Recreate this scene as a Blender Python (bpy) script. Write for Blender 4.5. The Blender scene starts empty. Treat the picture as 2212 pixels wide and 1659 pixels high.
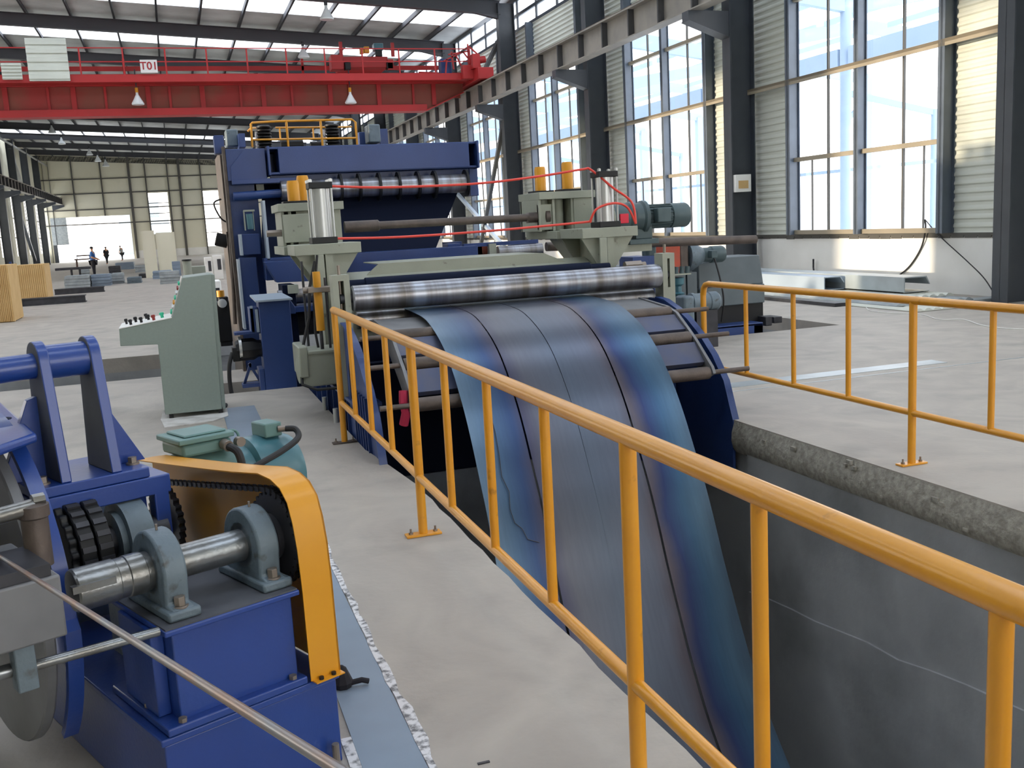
import bpy, math, random
from mathutils import Vector, Matrix
random.seed(7)
S = bpy.context.scene
COL = S.collection
# ------------------------------------------------------------------ camera
W, H, F = 2212.0, 1659.0, 2146.06
YAW, PIT, ROL = 0.31815, 0.16079, -0.053976
CAM = Vector((0, 0, 1.7))
fw = Vector((math.sin(YAW)*math.cos(PIT), math.cos(YAW)*math.cos(PIT), -math.sin(PIT)))
r0 = Vector((math.cos(YAW), -math.sin(YAW), 0)); u0 = r0.cross(fw)
rt = (math.cos(ROL)*r0 + math.sin(ROL)*u0).normalized(); up = rt.cross(fw).normalized()
cd = bpy.data.cameras.new('camera'); cam = bpy.data.objects.new('camera', cd); COL.objects.link(cam)
cam.matrix_world = Matrix(((rt.x, up.x, -fw.x, CAM.x), (rt.y, up.y, -fw.y, CAM.y), (rt.z, up.z, -fw.z, CAM.z), (0, 0, 0, 1)))
cd.sensor_fit = 'HORIZONTAL'; cd.sensor_width = 36.0; cd.lens = 36.0*F/W
cd.clip_start = 0.05; cd.clip_end = 600
S.camera = cam
# ------------------------------------------------------------------ world, sun, exposure
wd = bpy.data.worlds.new('sky'); S.world = wd; wd.use_nodes = True
nt = wd.node_tree; bg = nt.nodes['Background']
tc = nt.nodes.new('ShaderNodeTexCoord'); sp = nt.nodes.new('ShaderNodeSeparateXYZ'); rp = nt.nodes.new('ShaderNodeValToRGB')
nt.links.new(tc.outputs['Generated'], sp.inputs[0]); nt.links.new(sp.outputs['Z'], rp.inputs[0]); nt.links.new(rp.outputs[0], bg.inputs[0])
rp.color_ramp.elements[0].color = (1.0, 0.95, 0.88, 1); rp.color_ramp.elements[1].color = (0.82, 0.90, 1.0, 1)
bg.inputs[1].default_value = 3.4
sd = bpy.data.lights.new('sun', 'SUN'); sd.energy = 4.0; sd.angle = math.radians(1.5); sd.color = (1.0, 0.84, 0.62)
sun = bpy.data.objects.new('sun', sd); COL.objects.link(sun)
sun.rotation_euler = Vector((0.995, -0.045, -0.05)).to_track_quat('-Z', 'Y').to_euler()
def portal(name, loc, rx, rz, sx, sy):
    l = bpy.data.lights.new(name, 'AREA'); l.shape = 'RECTANGLE'; l.size = sx; l.size_y = sy; l.energy = 1
    l.cycles.is_portal = True
    o = bpy.data.objects.new(name, l); COL.objects.link(o); o.location = loc; o.rotation_euler = (rx, 0, rz)
vs = S.view_settings; vs.view_transform = 'Standard'; vs.look = 'None'; vs.exposure = 0.35; vs.gamma = 1.0; vs.use_curve_mapping = False
S.cycles.max_bounces = 8; S.cycles.diffuse_bounces = 5; S.cycles.glossy_bounces = 4; S.cycles.transparent_max_bounces = 8
S.cycles.sample_clamp_indirect = 8.0
S.cycles.caustics_reflective = False; S.cycles.caustics_refractive = False
# ------------------------------------------------------------------ measuring: a sight line met with a plane of the place
def ray(x, y):
    return fw + rt*((x-W/2)/F) - up*((y-H/2)/F)
def ay(x, y, Y):
    d = ray(x, y); return CAM + d*((Y-CAM.y)/d.y)
def ax(x, y, X):
    d = ray(x, y); return CAM + d*((X-CAM.x)/d.x)
def az(x, y, Z=0.0):
    d = ray(x, y); return CAM + d*((Z-CAM.z)/d.z)
# ------------------------------------------------------------------ materials
def lin(h):
    h = h.lstrip('#'); c = [int(h[i:i+2], 16)/255 for i in (0, 2, 4)]
    return tuple(((v+0.055)/1.055)**2.4 if v > 0.04045 else v/12.92 for v in c) + (1,)
def mat(name, col, rough=0.5, metal=0.0, col2=None, scale=3.0, detail=6, amt=(0.35, 0.7), bump=0.0, bscale=40, coat=0, stretch=None, emit=None, spec=None, wear=None, wscale=9, wamt=(0.62, 0.7), dist=0.0):
    m = bpy.data.materials.new(name); m.use_nodes = True
    t = m.node_tree; b = t.nodes['Principled BSDF']; N = t.nodes.new; L = t.links.new
    c1 = lin(col) if isinstance(col, str) else col
    b.inputs['Base Color'].default_value = c1
    b.inputs['Roughness'].default_value = rough; b.inputs['Metallic'].default_value = metal
    if spec is not None: b.inputs['Specular IOR Level'].default_value = spec
    if coat: b.inputs['Coat Weight'].default_value = coat; b.inputs['Coat Roughness'].default_value = 0.15
    if emit: b.inputs['Emission Color'].default_value = lin(emit[0]); b.inputs['Emission Strength'].default_value = emit[1]
    tcn = N('ShaderNodeTexCoord'); mp = N('ShaderNodeMapping'); L(tcn.outputs['Object'], mp.inputs[0])
    if stretch: mp.inputs['Scale'].default_value = stretch
    last = None
    if col2:
        n = N('ShaderNodeTexNoise'); n.inputs['Scale'].default_value = scale; n.inputs['Detail'].default_value = detail; n.inputs['Distortion'].default_value = dist
        L(mp.outputs[0], n.inputs[0])
        r = N('ShaderNodeValToRGB'); L(n.outputs[0], r.inputs[0])
        r.color_ramp.elements[0].position, r.color_ramp.elements[1].position = amt
        r.color_ramp.elements[0].color = c1; r.color_ramp.elements[1].color = lin(col2)
        last = r.outputs[0]
    if wear:
        n = N('ShaderNodeTexNoise'); n.inputs['Scale'].default_value = wscale; n.inputs['Detail'].default_value = 8
        L(mp.outputs[0], n.inputs[0])
        r = N('ShaderNodeValToRGB'); L(n.outputs[0], r.inputs[0])
        r.color_ramp.elements[0].position, r.color_ramp.elements[1].position = wamt
        mx = N('ShaderNodeMix'); mx.data_type = 'RGBA'; L(r.outputs[0], mx.inputs[0])
        if last: L(last, mx.inputs[6])
        else: mx.inputs[6].default_value = c1
        mx.inputs[7].default_value = lin(wear); last = mx.outputs[2]
    if last: L(last, b.inputs['Base Color'])
    if bump:
        n = N('ShaderNodeTexNoise'); n.inputs['Scale'].default_value = bscale; n.inputs['Detail'].default_value = 5
        L(mp.outputs[0], n.inputs[0]); bp = N('ShaderNodeBump'); bp.inputs['Strength'].default_value = bump; bp.inputs['Distance'].default_value = 0.01
        L(n.outputs[0], bp.inputs['Height']); L(bp.outputs[0], b.inputs['Normal'])
    return m
M = dict(
    concrete=mat('concrete', '#a19a92', 0.62, 0, '#b2aba1', 1.1, 12, (0.32, 0.7), 0.3, 25, dist=2.2, wear='#8e8a83', wscale=1.7, wamt=(0.55, 0.8)),
    pitwall=mat('pit_concrete', '#95979a', 0.85, 0, '#a9abac', 1.1, 9, (0.3, 0.7), 0.35, 14, wear='#737476', wscale=0.8, wamt=(0.5, 0.75)),
    pitrough=mat('rough_concrete', '#aaa69c', 0.9, 0, '#8b877e', 22, 9, (0.35, 0.65), 1.0, 30),
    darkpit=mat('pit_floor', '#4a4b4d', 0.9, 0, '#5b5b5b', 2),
    column=mat('column_paint', '#3b4048', 0.4, 0, '#43484f', 2),
    flange=mat('flange_paint', '#8d8d8a', 0.5, 0, '#9c9b95', 3),
    runway=mat('primer_steel', '#a39c92', 0.55, 0, '#8e8a84', 1.5, 6, (0.4, 0.7)),
    rust=mat('rusty_rail', '#6d5347', 0.7, 0, '#54443e', 8),
    rib_shade=mat('shaded_primer', '#4a4a4c', 0.6),  # same primer as the beam, darkened: shade on the ribs put into the colour
    roof=mat('roof_foil', '#d2d5d4', 0.45, 0.0, '#b2b5b4', 0.9, 7, (0.35, 0.7), 0.5, 6),
    rafter=mat('rafter_paint', '#4b4c52', 0.6),
    clad=mat('cladding', '#d0d3c9', 0.45, 0.0, '#d9dcd2', 1.0),
    white=mat('white_plaster', '#f4f3ef', 0.8, 0, '#ebeae5', 1.2),
    cream=mat('cream_panel', '#dedac4', 0.7, 0, '#e4e0cd', .4),
    girt=mat('girt_steel', '#9a8f7c', 0.5),
    girt_dark=mat('girt_dark', '#55534f', 0.6),
    post=mat('post_paint', '#5c6672', 0.35, 0.1, '#687280', 2),
    jamb=mat('galvanised', '#a9b6c4', 0.4, 0.2),
    maroon=mat('maroon_primer', '#3c2a2c', 0.6),
    blue=mat('machine_blue', '#213a70', 0.5, 0, '#24407a', 2.0, 5, (0.3, 0.7), 0.15, 60, coat=0.15),
    fblue=mat('gloss_blue', '#1f3d86', 0.36, 0, '#244592', 1.6, 5, (0.3, 0.7), 0.08, 60, coat=0.35, wear='#33406a', wscale=5, wamt=(0.62, 0.85)),
    navy=mat('navy_sheet', '#0c1730', 0.75, spec=0.2),
    grey=mat('grey_green', '#a3a798', 0.5, 0, '#989c8f', 3, 5, (0.35, 0.7), 0.1, 50, wear='#77766b', wscale=12, wamt=(0.66, 0.75)),
    console=mat('console_green', '#8b9891', 0.42, 0, '#8f9c95', 40),
    yellow=mat('rail_yellow', '#e29d26', 0.36, 0, '#d9931f', 6, 5, (0.3, 0.7), 0.05, 60, coat=0.3, wear='#a9741f', wscale=14, wamt=(0.66, 0.78)),
    guard=mat('guard_yellow', '#dd9a1c', 0.42, 0, '#d89520', 3, coat=0.15),
    orange=mat('cylinder_orange', '#dd9a25', 0.4),
    red=mat('crane_red', '#b9282a', 0.5, 0, '#a32a2a', 0.6, 6, (0.3, 0.7)),
    redweb=mat('crane_web', '#8d4a3c', 0.6, 0, '#a03430', 0.7, 7, (0.45, 0.65)),
    hose=mat('red_hose', '#e8483c', 0.4),
    steel=mat('roll_steel', '#a9adb8', 0.34, 0.78, '#75706c', 7, 8, (0.35, 0.68), 0.08, 60, stretch=(1.4, .05, .05)),
    shaft=mat('shaft_steel', '#969b9f', 0.28, 0.85, '#7d7a74', 6, 6, (0.35, 0.7), 0.1, 80),
    brown=mat('scaled_steel', '#6b5f58', 0.5, 0.4, '#4f4845', 7, 7, (0.3, 0.7), 0.2, 50),
    dark=mat('dark_steel', '#34353a', 0.45, 0.3, '#44444a', 6),
    black=mat('black_iron', '#17181b', 0.5, 0.2),
    rubber=mat('black_rubber', '#1d1d20', 0.6),
    alu=mat('silver_barrel', '#bfc1c0', 0.32, 0.5),
    cast=mat('cast_grey_blue', '#62707a', 0.48, 0.1, '#6d7c86', 9, 6, (0.35, 0.7), 0.25, 60, wear='#4a4b49', wscale=16, wamt=(0.62, 0.75)),
    motor=mat('motor_green', '#45565a', 0.45, 0.1, '#4f6064', 8),
    teal=mat('motor_teal', '#3f6e7c', 0.4, 0, '#4a7a85', 4, coat=0.2),
    tbox=mat('terminal_box', '#5f8280', 0.45, 0, '#6c8e8b', 4),
    bolt=mat('bolt_steel', '#8b8178', 0.4, 0.6),
    plate=mat('floor_plate', '#8494a6', 0.45, 0.1, '#7c8b9c', 3),
    caulk=mat('white_filler', '#dcdcdf', 0.8, 0, '#6f6f72', 34, 8, (0.45, 0.62)),
    box=mat('grey_cabinet', '#5c666b', 0.5, 0, '#667075', 4),
    tan=mat('tan_board', '#d2b078', 0.7, 0, '#c7a269', 3),
    galv=mat('grey_panels', '#8f979b', 0.6, 0, '#a7aeb1', 5),
    skin=mat('skin', '#b98765', 0.6),
    shirt=mat('blue_shirt', '#2f5f9e', 0.8),
    trouser=mat('black_cloth', '#1c1b22', 0.85),
    snow=mat('bright_ground', '#eceff2', 0.9),
    steelout=mat('pale_blue_steel', '#9aaec6', 0.6),
    copper=mat('copper_rod', '#a8826a', 0.3, 0.7, '#8d9297', 4, 5, (0.35, 0.65), stretch=(1, 1, 8)),
    shade=mat('lamp_white', '#d7dbdc', 0.4),
    signw=mat('sign_white', '#e6e2e0', 0.6), signr=mat('sign_red', '#a3262c', 0.6),
    worn=mat('worn_blue', '#4a5474', 0.42, 0.3, '#5d5c66', 3, 7, (0.35, 0.75)), block=mat('brushed_block', '#7f8083', 0.5, 0.3, '#6f7073', 5), dusty=mat('dusty_paint', '#55585f', 0.75, 0, '#43464f', 4, 8, (0.35, 0.7)), pad=mat('mortar', '#d5d3d0', 0.85, 0, '#a8a49e', 5, 6, (0.45, 0.75)), cover=mat('cover_strip', '#b4bec3', 0.35, 0.2, '#a3aaae', 2),
    scarlet=mat('scarlet', '#e0233f', 0.5), cloth=mat('magenta_cloth', '#b02a4c', 0.8),
    ored=mat('orange_primer', '#c4492f', 0.6, 0, '#8a5a48', 3), bgreen=mat('led_green', '#38c89a', 0.4), bred=mat('button_red', '#8d2a22', 0.4),
)
def strip_mat():
    m = bpy.data.materials.new('blued_strip'); m.use_nodes = True; t = m.node_tree; b = t.nodes['Principled BSDF']; N = t.nodes.new; L = t.links.new
    b.inputs['Metallic'].default_value = 0.72; b.inputs['Roughness'].default_value = 0.36
    tcn = N('ShaderNodeTexCoord'); s = N('ShaderNodeSeparateXYZ'); L(tcn.outputs['Object'], s.inputs[0])
    n = N('ShaderNodeTexNoise'); n.inputs['Scale'].default_value = 1.3; n.inputs['Detail'].default_value = 5; L(tcn.outputs['Object'], n.inputs[0])
    # distance from the sheet's centre line decides the heat tint
    a = N('ShaderNodeMath'); a.operation = 'MULTIPLY_ADD'; L(n.outputs[0], a.inputs[0]); a.inputs[1].default_value = 0.22; a.inputs[2].default_value = -0.11
    c = N('ShaderNodeMath'); c.operation = 'ADD'; L(s.outputs['X'], c.inputs[0]); L(a.outputs[0], c.inputs[1])
    d = N('ShaderNodeMapRange'); d.inputs['From Min'].default_value = 1.87; d.inputs['From Max'].default_value = 3.57; L(c.outputs[0], d.inputs[0])
    r = N('ShaderNodeValToRGB'); L(d.outputs[0], r.inputs[0]); e = r.color_ramp
    st = [(0.0, '#667c90'), (0.10, '#4c6480'), (0.18, '#384b70'), (0.24, '#4d4c60'), (0.31, '#62646e'), (0.5, '#5e6776'), (0.68, '#606574'), (0.745, '#5c565f'), (0.80, '#334068'), (0.88, '#41607e'), (0.95, '#547088'), (1.0, '#53687c')]
    while len(e.elements) < len(st): e.elements.new(0.5)
    for q, (p, cc) in zip(e.elements, st): q.position = p; q.color = lin(cc)
    n2 = N('ShaderNodeTexNoise'); mp = N('ShaderNodeMapping'); mp.inputs['Scale'].default_value = (10, .8, .8); L(tcn.outputs['Object'], mp.inputs[0]); L(mp.outputs[0], n2.inputs[0]); n2.inputs['Detail'].default_value = 6
    mx = N('ShaderNodeMix'); mx.data_type = 'RGBA'; mx.blend_type = 'MULTIPLY'; mx.inputs[0].default_value = 0.5
    L(r.outputs[0], mx.inputs[6]); rr = N('ShaderNodeValToRGB'); rr.color_ramp.elements[0].color = (.78, .78, .78, 1); rr.color_ramp.elements[0].position = .3; rr.color_ramp.elements[1].position = .75; L(n2.outputs[0], rr.inputs[0]); L(rr.outputs[0], mx.inputs[7])
    L(mx.outputs[2], b.inputs['Base Color'])
    return m
M['strip'] = strip_mat()
def glassy(name, tint, mixf):
    m = bpy.data.materials.new(name); m.use_nodes = True; t = m.node_tree; t.nodes.remove(t.nodes['Principled BSDF'])
    o = t.nodes['Material Output']; a = t.nodes.new('ShaderNodeBsdfTransparent'); g = t.nodes.new('ShaderNodeBsdfTranslucent'); x = t.nodes.new('ShaderNodeMixShader')
    a.inputs[0].default_value = tint; g.inputs[0].default_value = tint; x.inputs[0].default_value = mixf
    t.links.new(a.outputs[0], x.inputs[1]); t.links.new(g.outputs[0], x.inputs[2]); t.links.new(x.outputs[0], o.inputs[0]); return m
M['sky'] = glassy('translucent_sheet', (0.95, 0.97, 1, 1), 0.35)
def pane_mat():
    m = bpy.data.materials.new('window_pane'); m.use_nodes = True; t = m.node_tree; t.nodes.remove(t.nodes['Principled BSDF'])
    o = t.nodes['Material Output']; a = t.nodes.new('ShaderNodeBsdfTransparent'); g = t.nodes.new('ShaderNodeBsdfGlossy'); x = t.nodes.new('ShaderNodeMixShader')
    a.inputs[0].default_value = (0.97, 0.98, 1, 1); g.inputs['Roughness'].default_value = 0.05; x.inputs[0].default_value = 0.05
    t.links.new(a.outputs[0], x.inputs[1]); t.links.new(g.outputs[0], x.inputs[2]); t.links.new(x.outputs[0], o.inputs[0]); return m
M['pane'] = pane_mat()
# ------------------------------------------------------------------ mesh tools
class MB:
    """collects shapes; build() links them as one mesh object"""
    def __init__(s): s.v = []; s.f = []
    def add(s, vs, fs):
        n = len(s.v); s.v += [tuple(p) for p in vs]; s.f += [tuple(i+n for i in f) for f in fs]; return s
    def box(s, x0, x1, y0, y1, z0, z1, T=None):
        vs = [Vector((x, y, z)) for x in (x0, x1) for y in (y0, y1) for z in (z0, z1)]
        if T: vs = [T @ p for p in vs]
        return s.add(vs, [(0, 1, 3, 2), (4, 6, 7, 5), (0, 4, 5, 1), (2, 3, 7, 6), (0, 2, 6, 4), (1, 5, 7, 3)])
    def prism(s, poly, a, b, axis='y'):
        """poly is a list of 2D points: axis y -> (x,z), axis x -> (y,z), axis z -> (x,y); extruded from a to b"""
        def P(p, t): return {'y': (p[0], t, p[1]), 'x': (t, p[0], p[1]), 'z': (p[0], p[1], t)}[axis]
        n = len(poly); vs = [P(p, a) for p in poly] + [P(p, b) for p in poly]
        return s.add(vs, [tuple(range(n)), tuple(range(2*n-1, n-1, -1))] + [(i, i+n, (i+1) % n+n, (i+1) % n) for i in range(n)])
    def cyl(s, p0, p1, r, r2=None, n=20, cap=True):
        p0, p1 = Vector(p0), Vector(p1); d = (p1-p0).normalized(); r2 = r if r2 is None else r2
        a = d.orthogonal().normalized() if abs(d.z) < .99 else Vector((1, 0, 0)); a = (a-d*a.dot(d)).normalized(); b = d.cross(a)
        vs = [p0+(a*math.cos(t)+b*math.sin(t))*r for t in [2*math.pi*i/n for i in range(n)]] + [p1+(a*math.cos(t)+b*math.sin(t))*r2 for t in [2*math.pi*i/n for i in range(n)]]
        fs = [(i, (i+1) % n, (i+1) % n+n, i+n) for i in range(n)]
        if cap: fs += [tuple(range(n-1, -1, -1)), tuple(range(n, 2*n))]
        return s.add(vs, fs)
    def lathe(s, p0, d, prof, n=28):
        """prof: list of (distance along d, radius)"""
        p0 = Vector(p0); d = Vector(d).normalized(); a = d.orthogonal().normalized(); b = d.cross(a); vs = []
        for t, r in prof: vs += [p0+d*t+(a*math.cos(q)+b*math.sin(q))*max(r, 1e-4) for q in [2*math.pi*i/n for i in range(n)]]
        fs = [(k*n+i, k*n+(i+1) % n, (k+1)*n+(i+1) % n, (k+1)*n+i) for k in range(len(prof)-1) for i in range(n)]
        fs += [tuple(range(n-1, -1, -1)), tuple(range((len(prof)-1)*n, len(prof)*n))]
        return s.add(vs, fs)
    def tube(s, pts, r, n=10):
        pts = [Vector(p) for p in pts]; vs = []; N = None
        for i, p in enumerate(pts):
            d = ((pts[min(i+1, len(pts)-1)]-pts[max(i-1, 0)])).normalized()
            if N is None: N = d.orthogonal().normalized()
            N = (N-d*N.dot(d)).normalized(); b = d.cross(N)
            vs += [p+(N*math.cos(q)+b*math.sin(q))*r for q in [2*math.pi*k/n for k in range(n)]]
        fs = [(k*n+i, k*n+(i+1) % n, (k+1)*n+(i+1) % n, (k+1)*n+i) for k in range(len(pts)-1) for i in range(n)]
        fs += [tuple(range(n-1, -1, -1)), tuple(range((len(pts)-1)*n, len(pts)*n))]
        return s.add(vs, fs)
    def bar(s, p0, p1, w, h, upv=(0, 0, 1)):
        p0, p1 = Vector(p0), Vector(p1); d = (p1-p0).normalized(); u = Vector(upv); u = (u-d*u.dot(d)).normalized(); a = d.cross(u)
        vs = [p+a*sx*w/2+u*sz*h/2 for p in (p0, p1) for sx, sz in ((-1, -1), (1, -1), (1, 1), (-1, 1))]
        return s.add(vs, [(0, 1, 2, 3), (7, 6, 5, 4), (0, 4, 5, 1), (1, 5, 6, 2), (2, 6, 7, 3), (3, 7, 4, 0)])
    def hsec(s, x0, x1, y0, y1, z0, z1, tf=.02, tw=.015):
        """upright H section, flanges at x0 and x1"""
        ym = (y0+y1)/2
        s.box(x0, x0+tf, y0, y1, z0, z1); s.box(x1-tf, x1, y0, y1, z0, z1); return s.box(x0, x1, ym-tw/2, ym+tw/2, z0, z1)
    def sheet(s, path, x0, x1, th=0.0):
        """path of (y,z) swept along x, with thickness th"""
        n = len(path); vs = []
        offs = [0.0] if not th else [0.0, -th]
        for o in offs:
            for i, (y, z) in enumerate(path):
                q0, q1 = path[max(i-1, 0)], path[min(i+1, n-1)]; dy, dz = q1[0]-q0[0], q1[1]-q0[1]; l = math.hypot(dy, dz) or 1
                ny, nz = -dz/l, dy/l
                if nz < 0 or (abs(nz) < 1e-6 and ny > 0): ny, nz = -ny, -nz
                vs += [(x0, y+ny*o, z+nz*o), (x1, y+ny*o, z+nz*o)]
        fs = [(2*i, 2*i+1, 2*i+3, 2*i+2) for i in range(n-1)]
        if th:
            m = 2*n; fs += [(m+2*i+2, m+2*i+3, m+2*i+1, m+2*i) for i in range(n-1)]
            fs += [(2*i, 2*i+2, m+2*i+2, m+2*i) for i in range(n-1)] + [(2*i+3, 2*i+1, m+2*i+1, m+2*i+3) for i in range(n-1)]
            fs += [(1, 0, m, m+1), (2*n-2, 2*n-1, m+2*n-1, m+2*n-2)]
        return s.add(vs, fs)
OFF = {}
def build(name, mb, m, parent=None, bevel=0.0, local=False, smooth=True):
    me = bpy.data.meshes.new(name)
    off = OFF.get(parent.name, Vector()) if (parent and not local) else Vector()
    me.from_pydata([tuple(Vector(p)-off) for p in mb.v], [], mb.f); me.validate()
    if smooth:
        me.shade_smooth(); me.set_sharp_from_angle(angle=math.radians(32))
    me.materials.append(M[m] if isinstance(m, str) else m)
    o = bpy.data.objects.new(name, me); COL.objects.link(o)
    if parent: o.parent = parent; OFF[o.name] = off if not local else Vector()
    if bevel:
        b = o.modifiers.new('bevel', 'BEVEL'); b.width = bevel; b.segments = 2; b.limit_method = 'ANGLE'; b.harden_normals = False
    return o
def tag(o, label, cat, group=None, kind=None):
    if label: o['label'] = label
    if cat: o['category'] = cat
    if group: o['group'] = group
    if kind: o['kind'] = kind
    return o
def thing(name, label, cat, loc=(0, 0, 0), rz=0.0, group=None, kind=None):
    o = bpy.data.objects.new(name, None); COL.objects.link(o); o.location = loc; o.rotation_euler = (0, 0, rz); o.empty_display_size = .1
    OFF[o.name] = Vector(loc); return tag(o, label, cat, group, kind)
def struct(name, mb, m, label=None, cat=None, bevel=0.0, group=None, parent=None):
    o = build(name, mb, m, parent, bevel); 
    if not parent: o['kind'] = 'structure'
    if label: o['label'] = label
    if cat: o['category'] = cat
    if group: o['group'] = group
    return o
def copy_tree(o, parent=None):
    c = o.copy(); COL.objects.link(c)
    if parent: c.parent = parent
    OFF[c.name] = OFF.get(o.name, Vector())
    for ch in list(o.children): copy_tree(ch, c)
    return c
def many(name, mbs, m, parent=None, bevel=0.0, local=False):
    return [build(name, b, m, parent, bevel, local) for b in mbs]
def hose(pts):
    P = [Vector(p) for p in pts]; out = []
    for i in range(len(P)-1):
        p0, p1, p2, p3 = P[max(i-1, 0)], P[i], P[i+1], P[min(i+2, len(P)-1)]
        for k in range(8):
            t = k/8; out.append(.5*((2*p1)+(p2-p0)*t+(2*p0-5*p1+4*p2-p3)*t*t+(3*p1-p0-3*p2+p3)*t**3))
    out.append(P[-1]); return out
def arc(cx, cy, r, a0, a1, n=8):
    return [(cx+r*math.cos(math.radians(a0+(a1-a0)*i/n)), cy+r*math.sin(math.radians(a0+(a1-a0)*i/n))) for i in range(n+1)]
# ================================================================== THE HALL
TH = ('nearest', 'second', 'third', 'fourth', 'fifth', 'sixth', 'seventh', 'eighth', 'ninth', 'tenth', 'eleventh', 'twelfth', 'thirteenth', 'fourteenth', 'fifteenth', 'sixteenth')
YK = [12.65+8.22*k for k in range(-2, 14)]          # frame lines
Y0, Y1 = -6.0, 119.5
XR, XL = 13.3, -12.9
def zr(x): return 9.45+(13.1-x)*.0585               # underside of the rafters
# floor slabs around the pits (top at z = 0)
f = MB()
for x0, x1, y0, y1 in ((XL-.3, 1.27, Y0, 11.3), (4.23, XR+.3, Y0, 12.0), (XL-.3, .32, 11.3, 13.35), (XL-.3, -9.5, 13.35, 16.05), (XL-.3, .32, 16.05, Y1+.3),
                       (8.95, XR+.3, 12.0, 14.6), (5.2, XR+.3, 14.6, 24), (.32, XR+.3, 24, Y1+.3)):
    f.box(x0, x1, y0, y1, -.22, 0)
ce = [(1.2, 7.7), (1.275, 7.6), (1.31, 7.25), (1.335, 7.0)]+[(1.39+random.uniform(-.012, .008), 6.4-.22*i) for i in range(56)]+[(1.2, -6)]
f.prism(ce, -.2, -.0005, 'z')
floor = struct('floor', f, 'concrete', 'smooth pale grey concrete floor of the hall', 'floor')
p = MB()
p.box(4.23, 4.6, Y0, 6.86, -3.2, -.22); p.box(4.29, 4.6, 6.86, 11.3, -3.2, -.22); p.box(.9, 1.27, Y0, 11.3, -3.2, -.22); p.box(.9, 4.6, Y0-.3, Y0, -3.2, -.22)
struct('wall_pit', p, 'pitwall', 'grey concrete side walls of the looping pit', 'pit wall')
p = MB()
p.prism([(4.232, -.002), (4.22, -.05), (4.205, -.10), (4.2, -.17), (4.215, -.23), (4.24, -.27), (4.4, -.27), (4.4, -.002)], -1.0, 7.05, 'y')
for i in range(46):                                 # chipped lumps along the rough curb
    y = random.uniform(-.5, 6.9); z = random.uniform(-.22, -.04); s_ = random.uniform(.01, .03)
    p.box(4.198, 4.215, y, y+s_*2, z, z+s_)
struct('trim_1', p, 'pitrough', 'rough chipped concrete curb along the right edge of the pit', 'curb')
ln = [(6.85-.3*i, -1.42+.033*i*.9+random.uniform(-.02, .02)) for i in range(30)]
p = MB(); p.prism([(6.85, -3.2)]+ln+[(ln[-1][0], -3.2)], 4.212, 4.24, 'x')
struct('trim_11', p, 'pitwall', 'lower older pour of the pit wall with a ragged top line', 'wall pour')
p = MB(); p.box(.9, 4.6, Y0, 11.3, -3.4, -3.2); p.box(-9.6, 9.2, 11.3, 24, -1.2, -1.0)
struct('floor_pit', p, 'darkpit', 'dark concrete bottom of the pits', 'pit floor')
p = MB()                                            # faces of the machine pit and of the cable trench
p.box(.02, .32, 11.3, 13.35, -1.0, -.22); p.box(-9.5, .32, 16.05, 16.3, -1.0, -.22); p.box(-9.5, .32, 13.1, 13.35, -1.0, -.22); p.box(-9.8, -9.5, 13.3, 16.1, -1, -.22)
p.box(.9, 1.27, 11.05, 11.3, -1.1, -.22); p.box(.02, .32, 16.3, 24, -1.0, -.22); p.box(4.6, 8.95, 11.75, 12.0, -1.0, -.22); p.box(8.95, 9.2, 12, 14.6, -1, -.22); p.box(5.2, 8.95, 14.6, 14.8, -1, -.22); p.box(.32, 13, 24, 24.2, -1, -.22); p.box(.6, 5, 11.3, 11.5, -3.4, -1.0)
struct('wall_trench', p, 'pitwall', 'grey concrete faces of the trench and machine pit', 'trench wall')
p = MB(); p.box(.405, .6, -1.5, 8.3, 0, .006); p.box(.3, .62, 8.3, 10.3, 0, .007)
struct('trim_2', p, 'plate', 'long blue grey steel plate let into the floor', 'floor plate')
p = MB()
zz = [( .6+random.uniform(-.006, .008), -1.5+i*.12) for i in range(72)]
p.prism([(x, y) for x, y in zz]+[(.632+random.uniform(-.01, .014), y) for x, y in reversed(zz)], 0, .008, 'z')
zz = [(.366+random.uniform(-.006, .004), -1.5+i*.12) for i in range(40)]
p.prism([(x, y) for x, y in zz]+[(.404, y) for x, y in reversed(zz)], 0, .007, 'z')
struct('trim_3', p, 'caulk', 'ragged white filler line beside the floor plate', 'filler line')
p = MB(); p.box(4.98, 7.6, 8.38, 8.62, 0, .004); p.box(4.5, 13, 8.18, 8.2, 0, .003)
struct('trim_4', p, 'cover', 'flush steel cover strip crossing the right floor', 'floor strip')
# ground outside
p = MB()
for g_ in ((-160, -13.2, -120, 420), (13.6, 220, -120, 420), (-13.2, 13.6, -120, -6.3), (-13.2, 13.6, 119.8, 420)): p.box(*g_, -.5, -.3)
struct('ground', p, 'snow', 'bright snowy ground outside the hall', 'ground')
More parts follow.
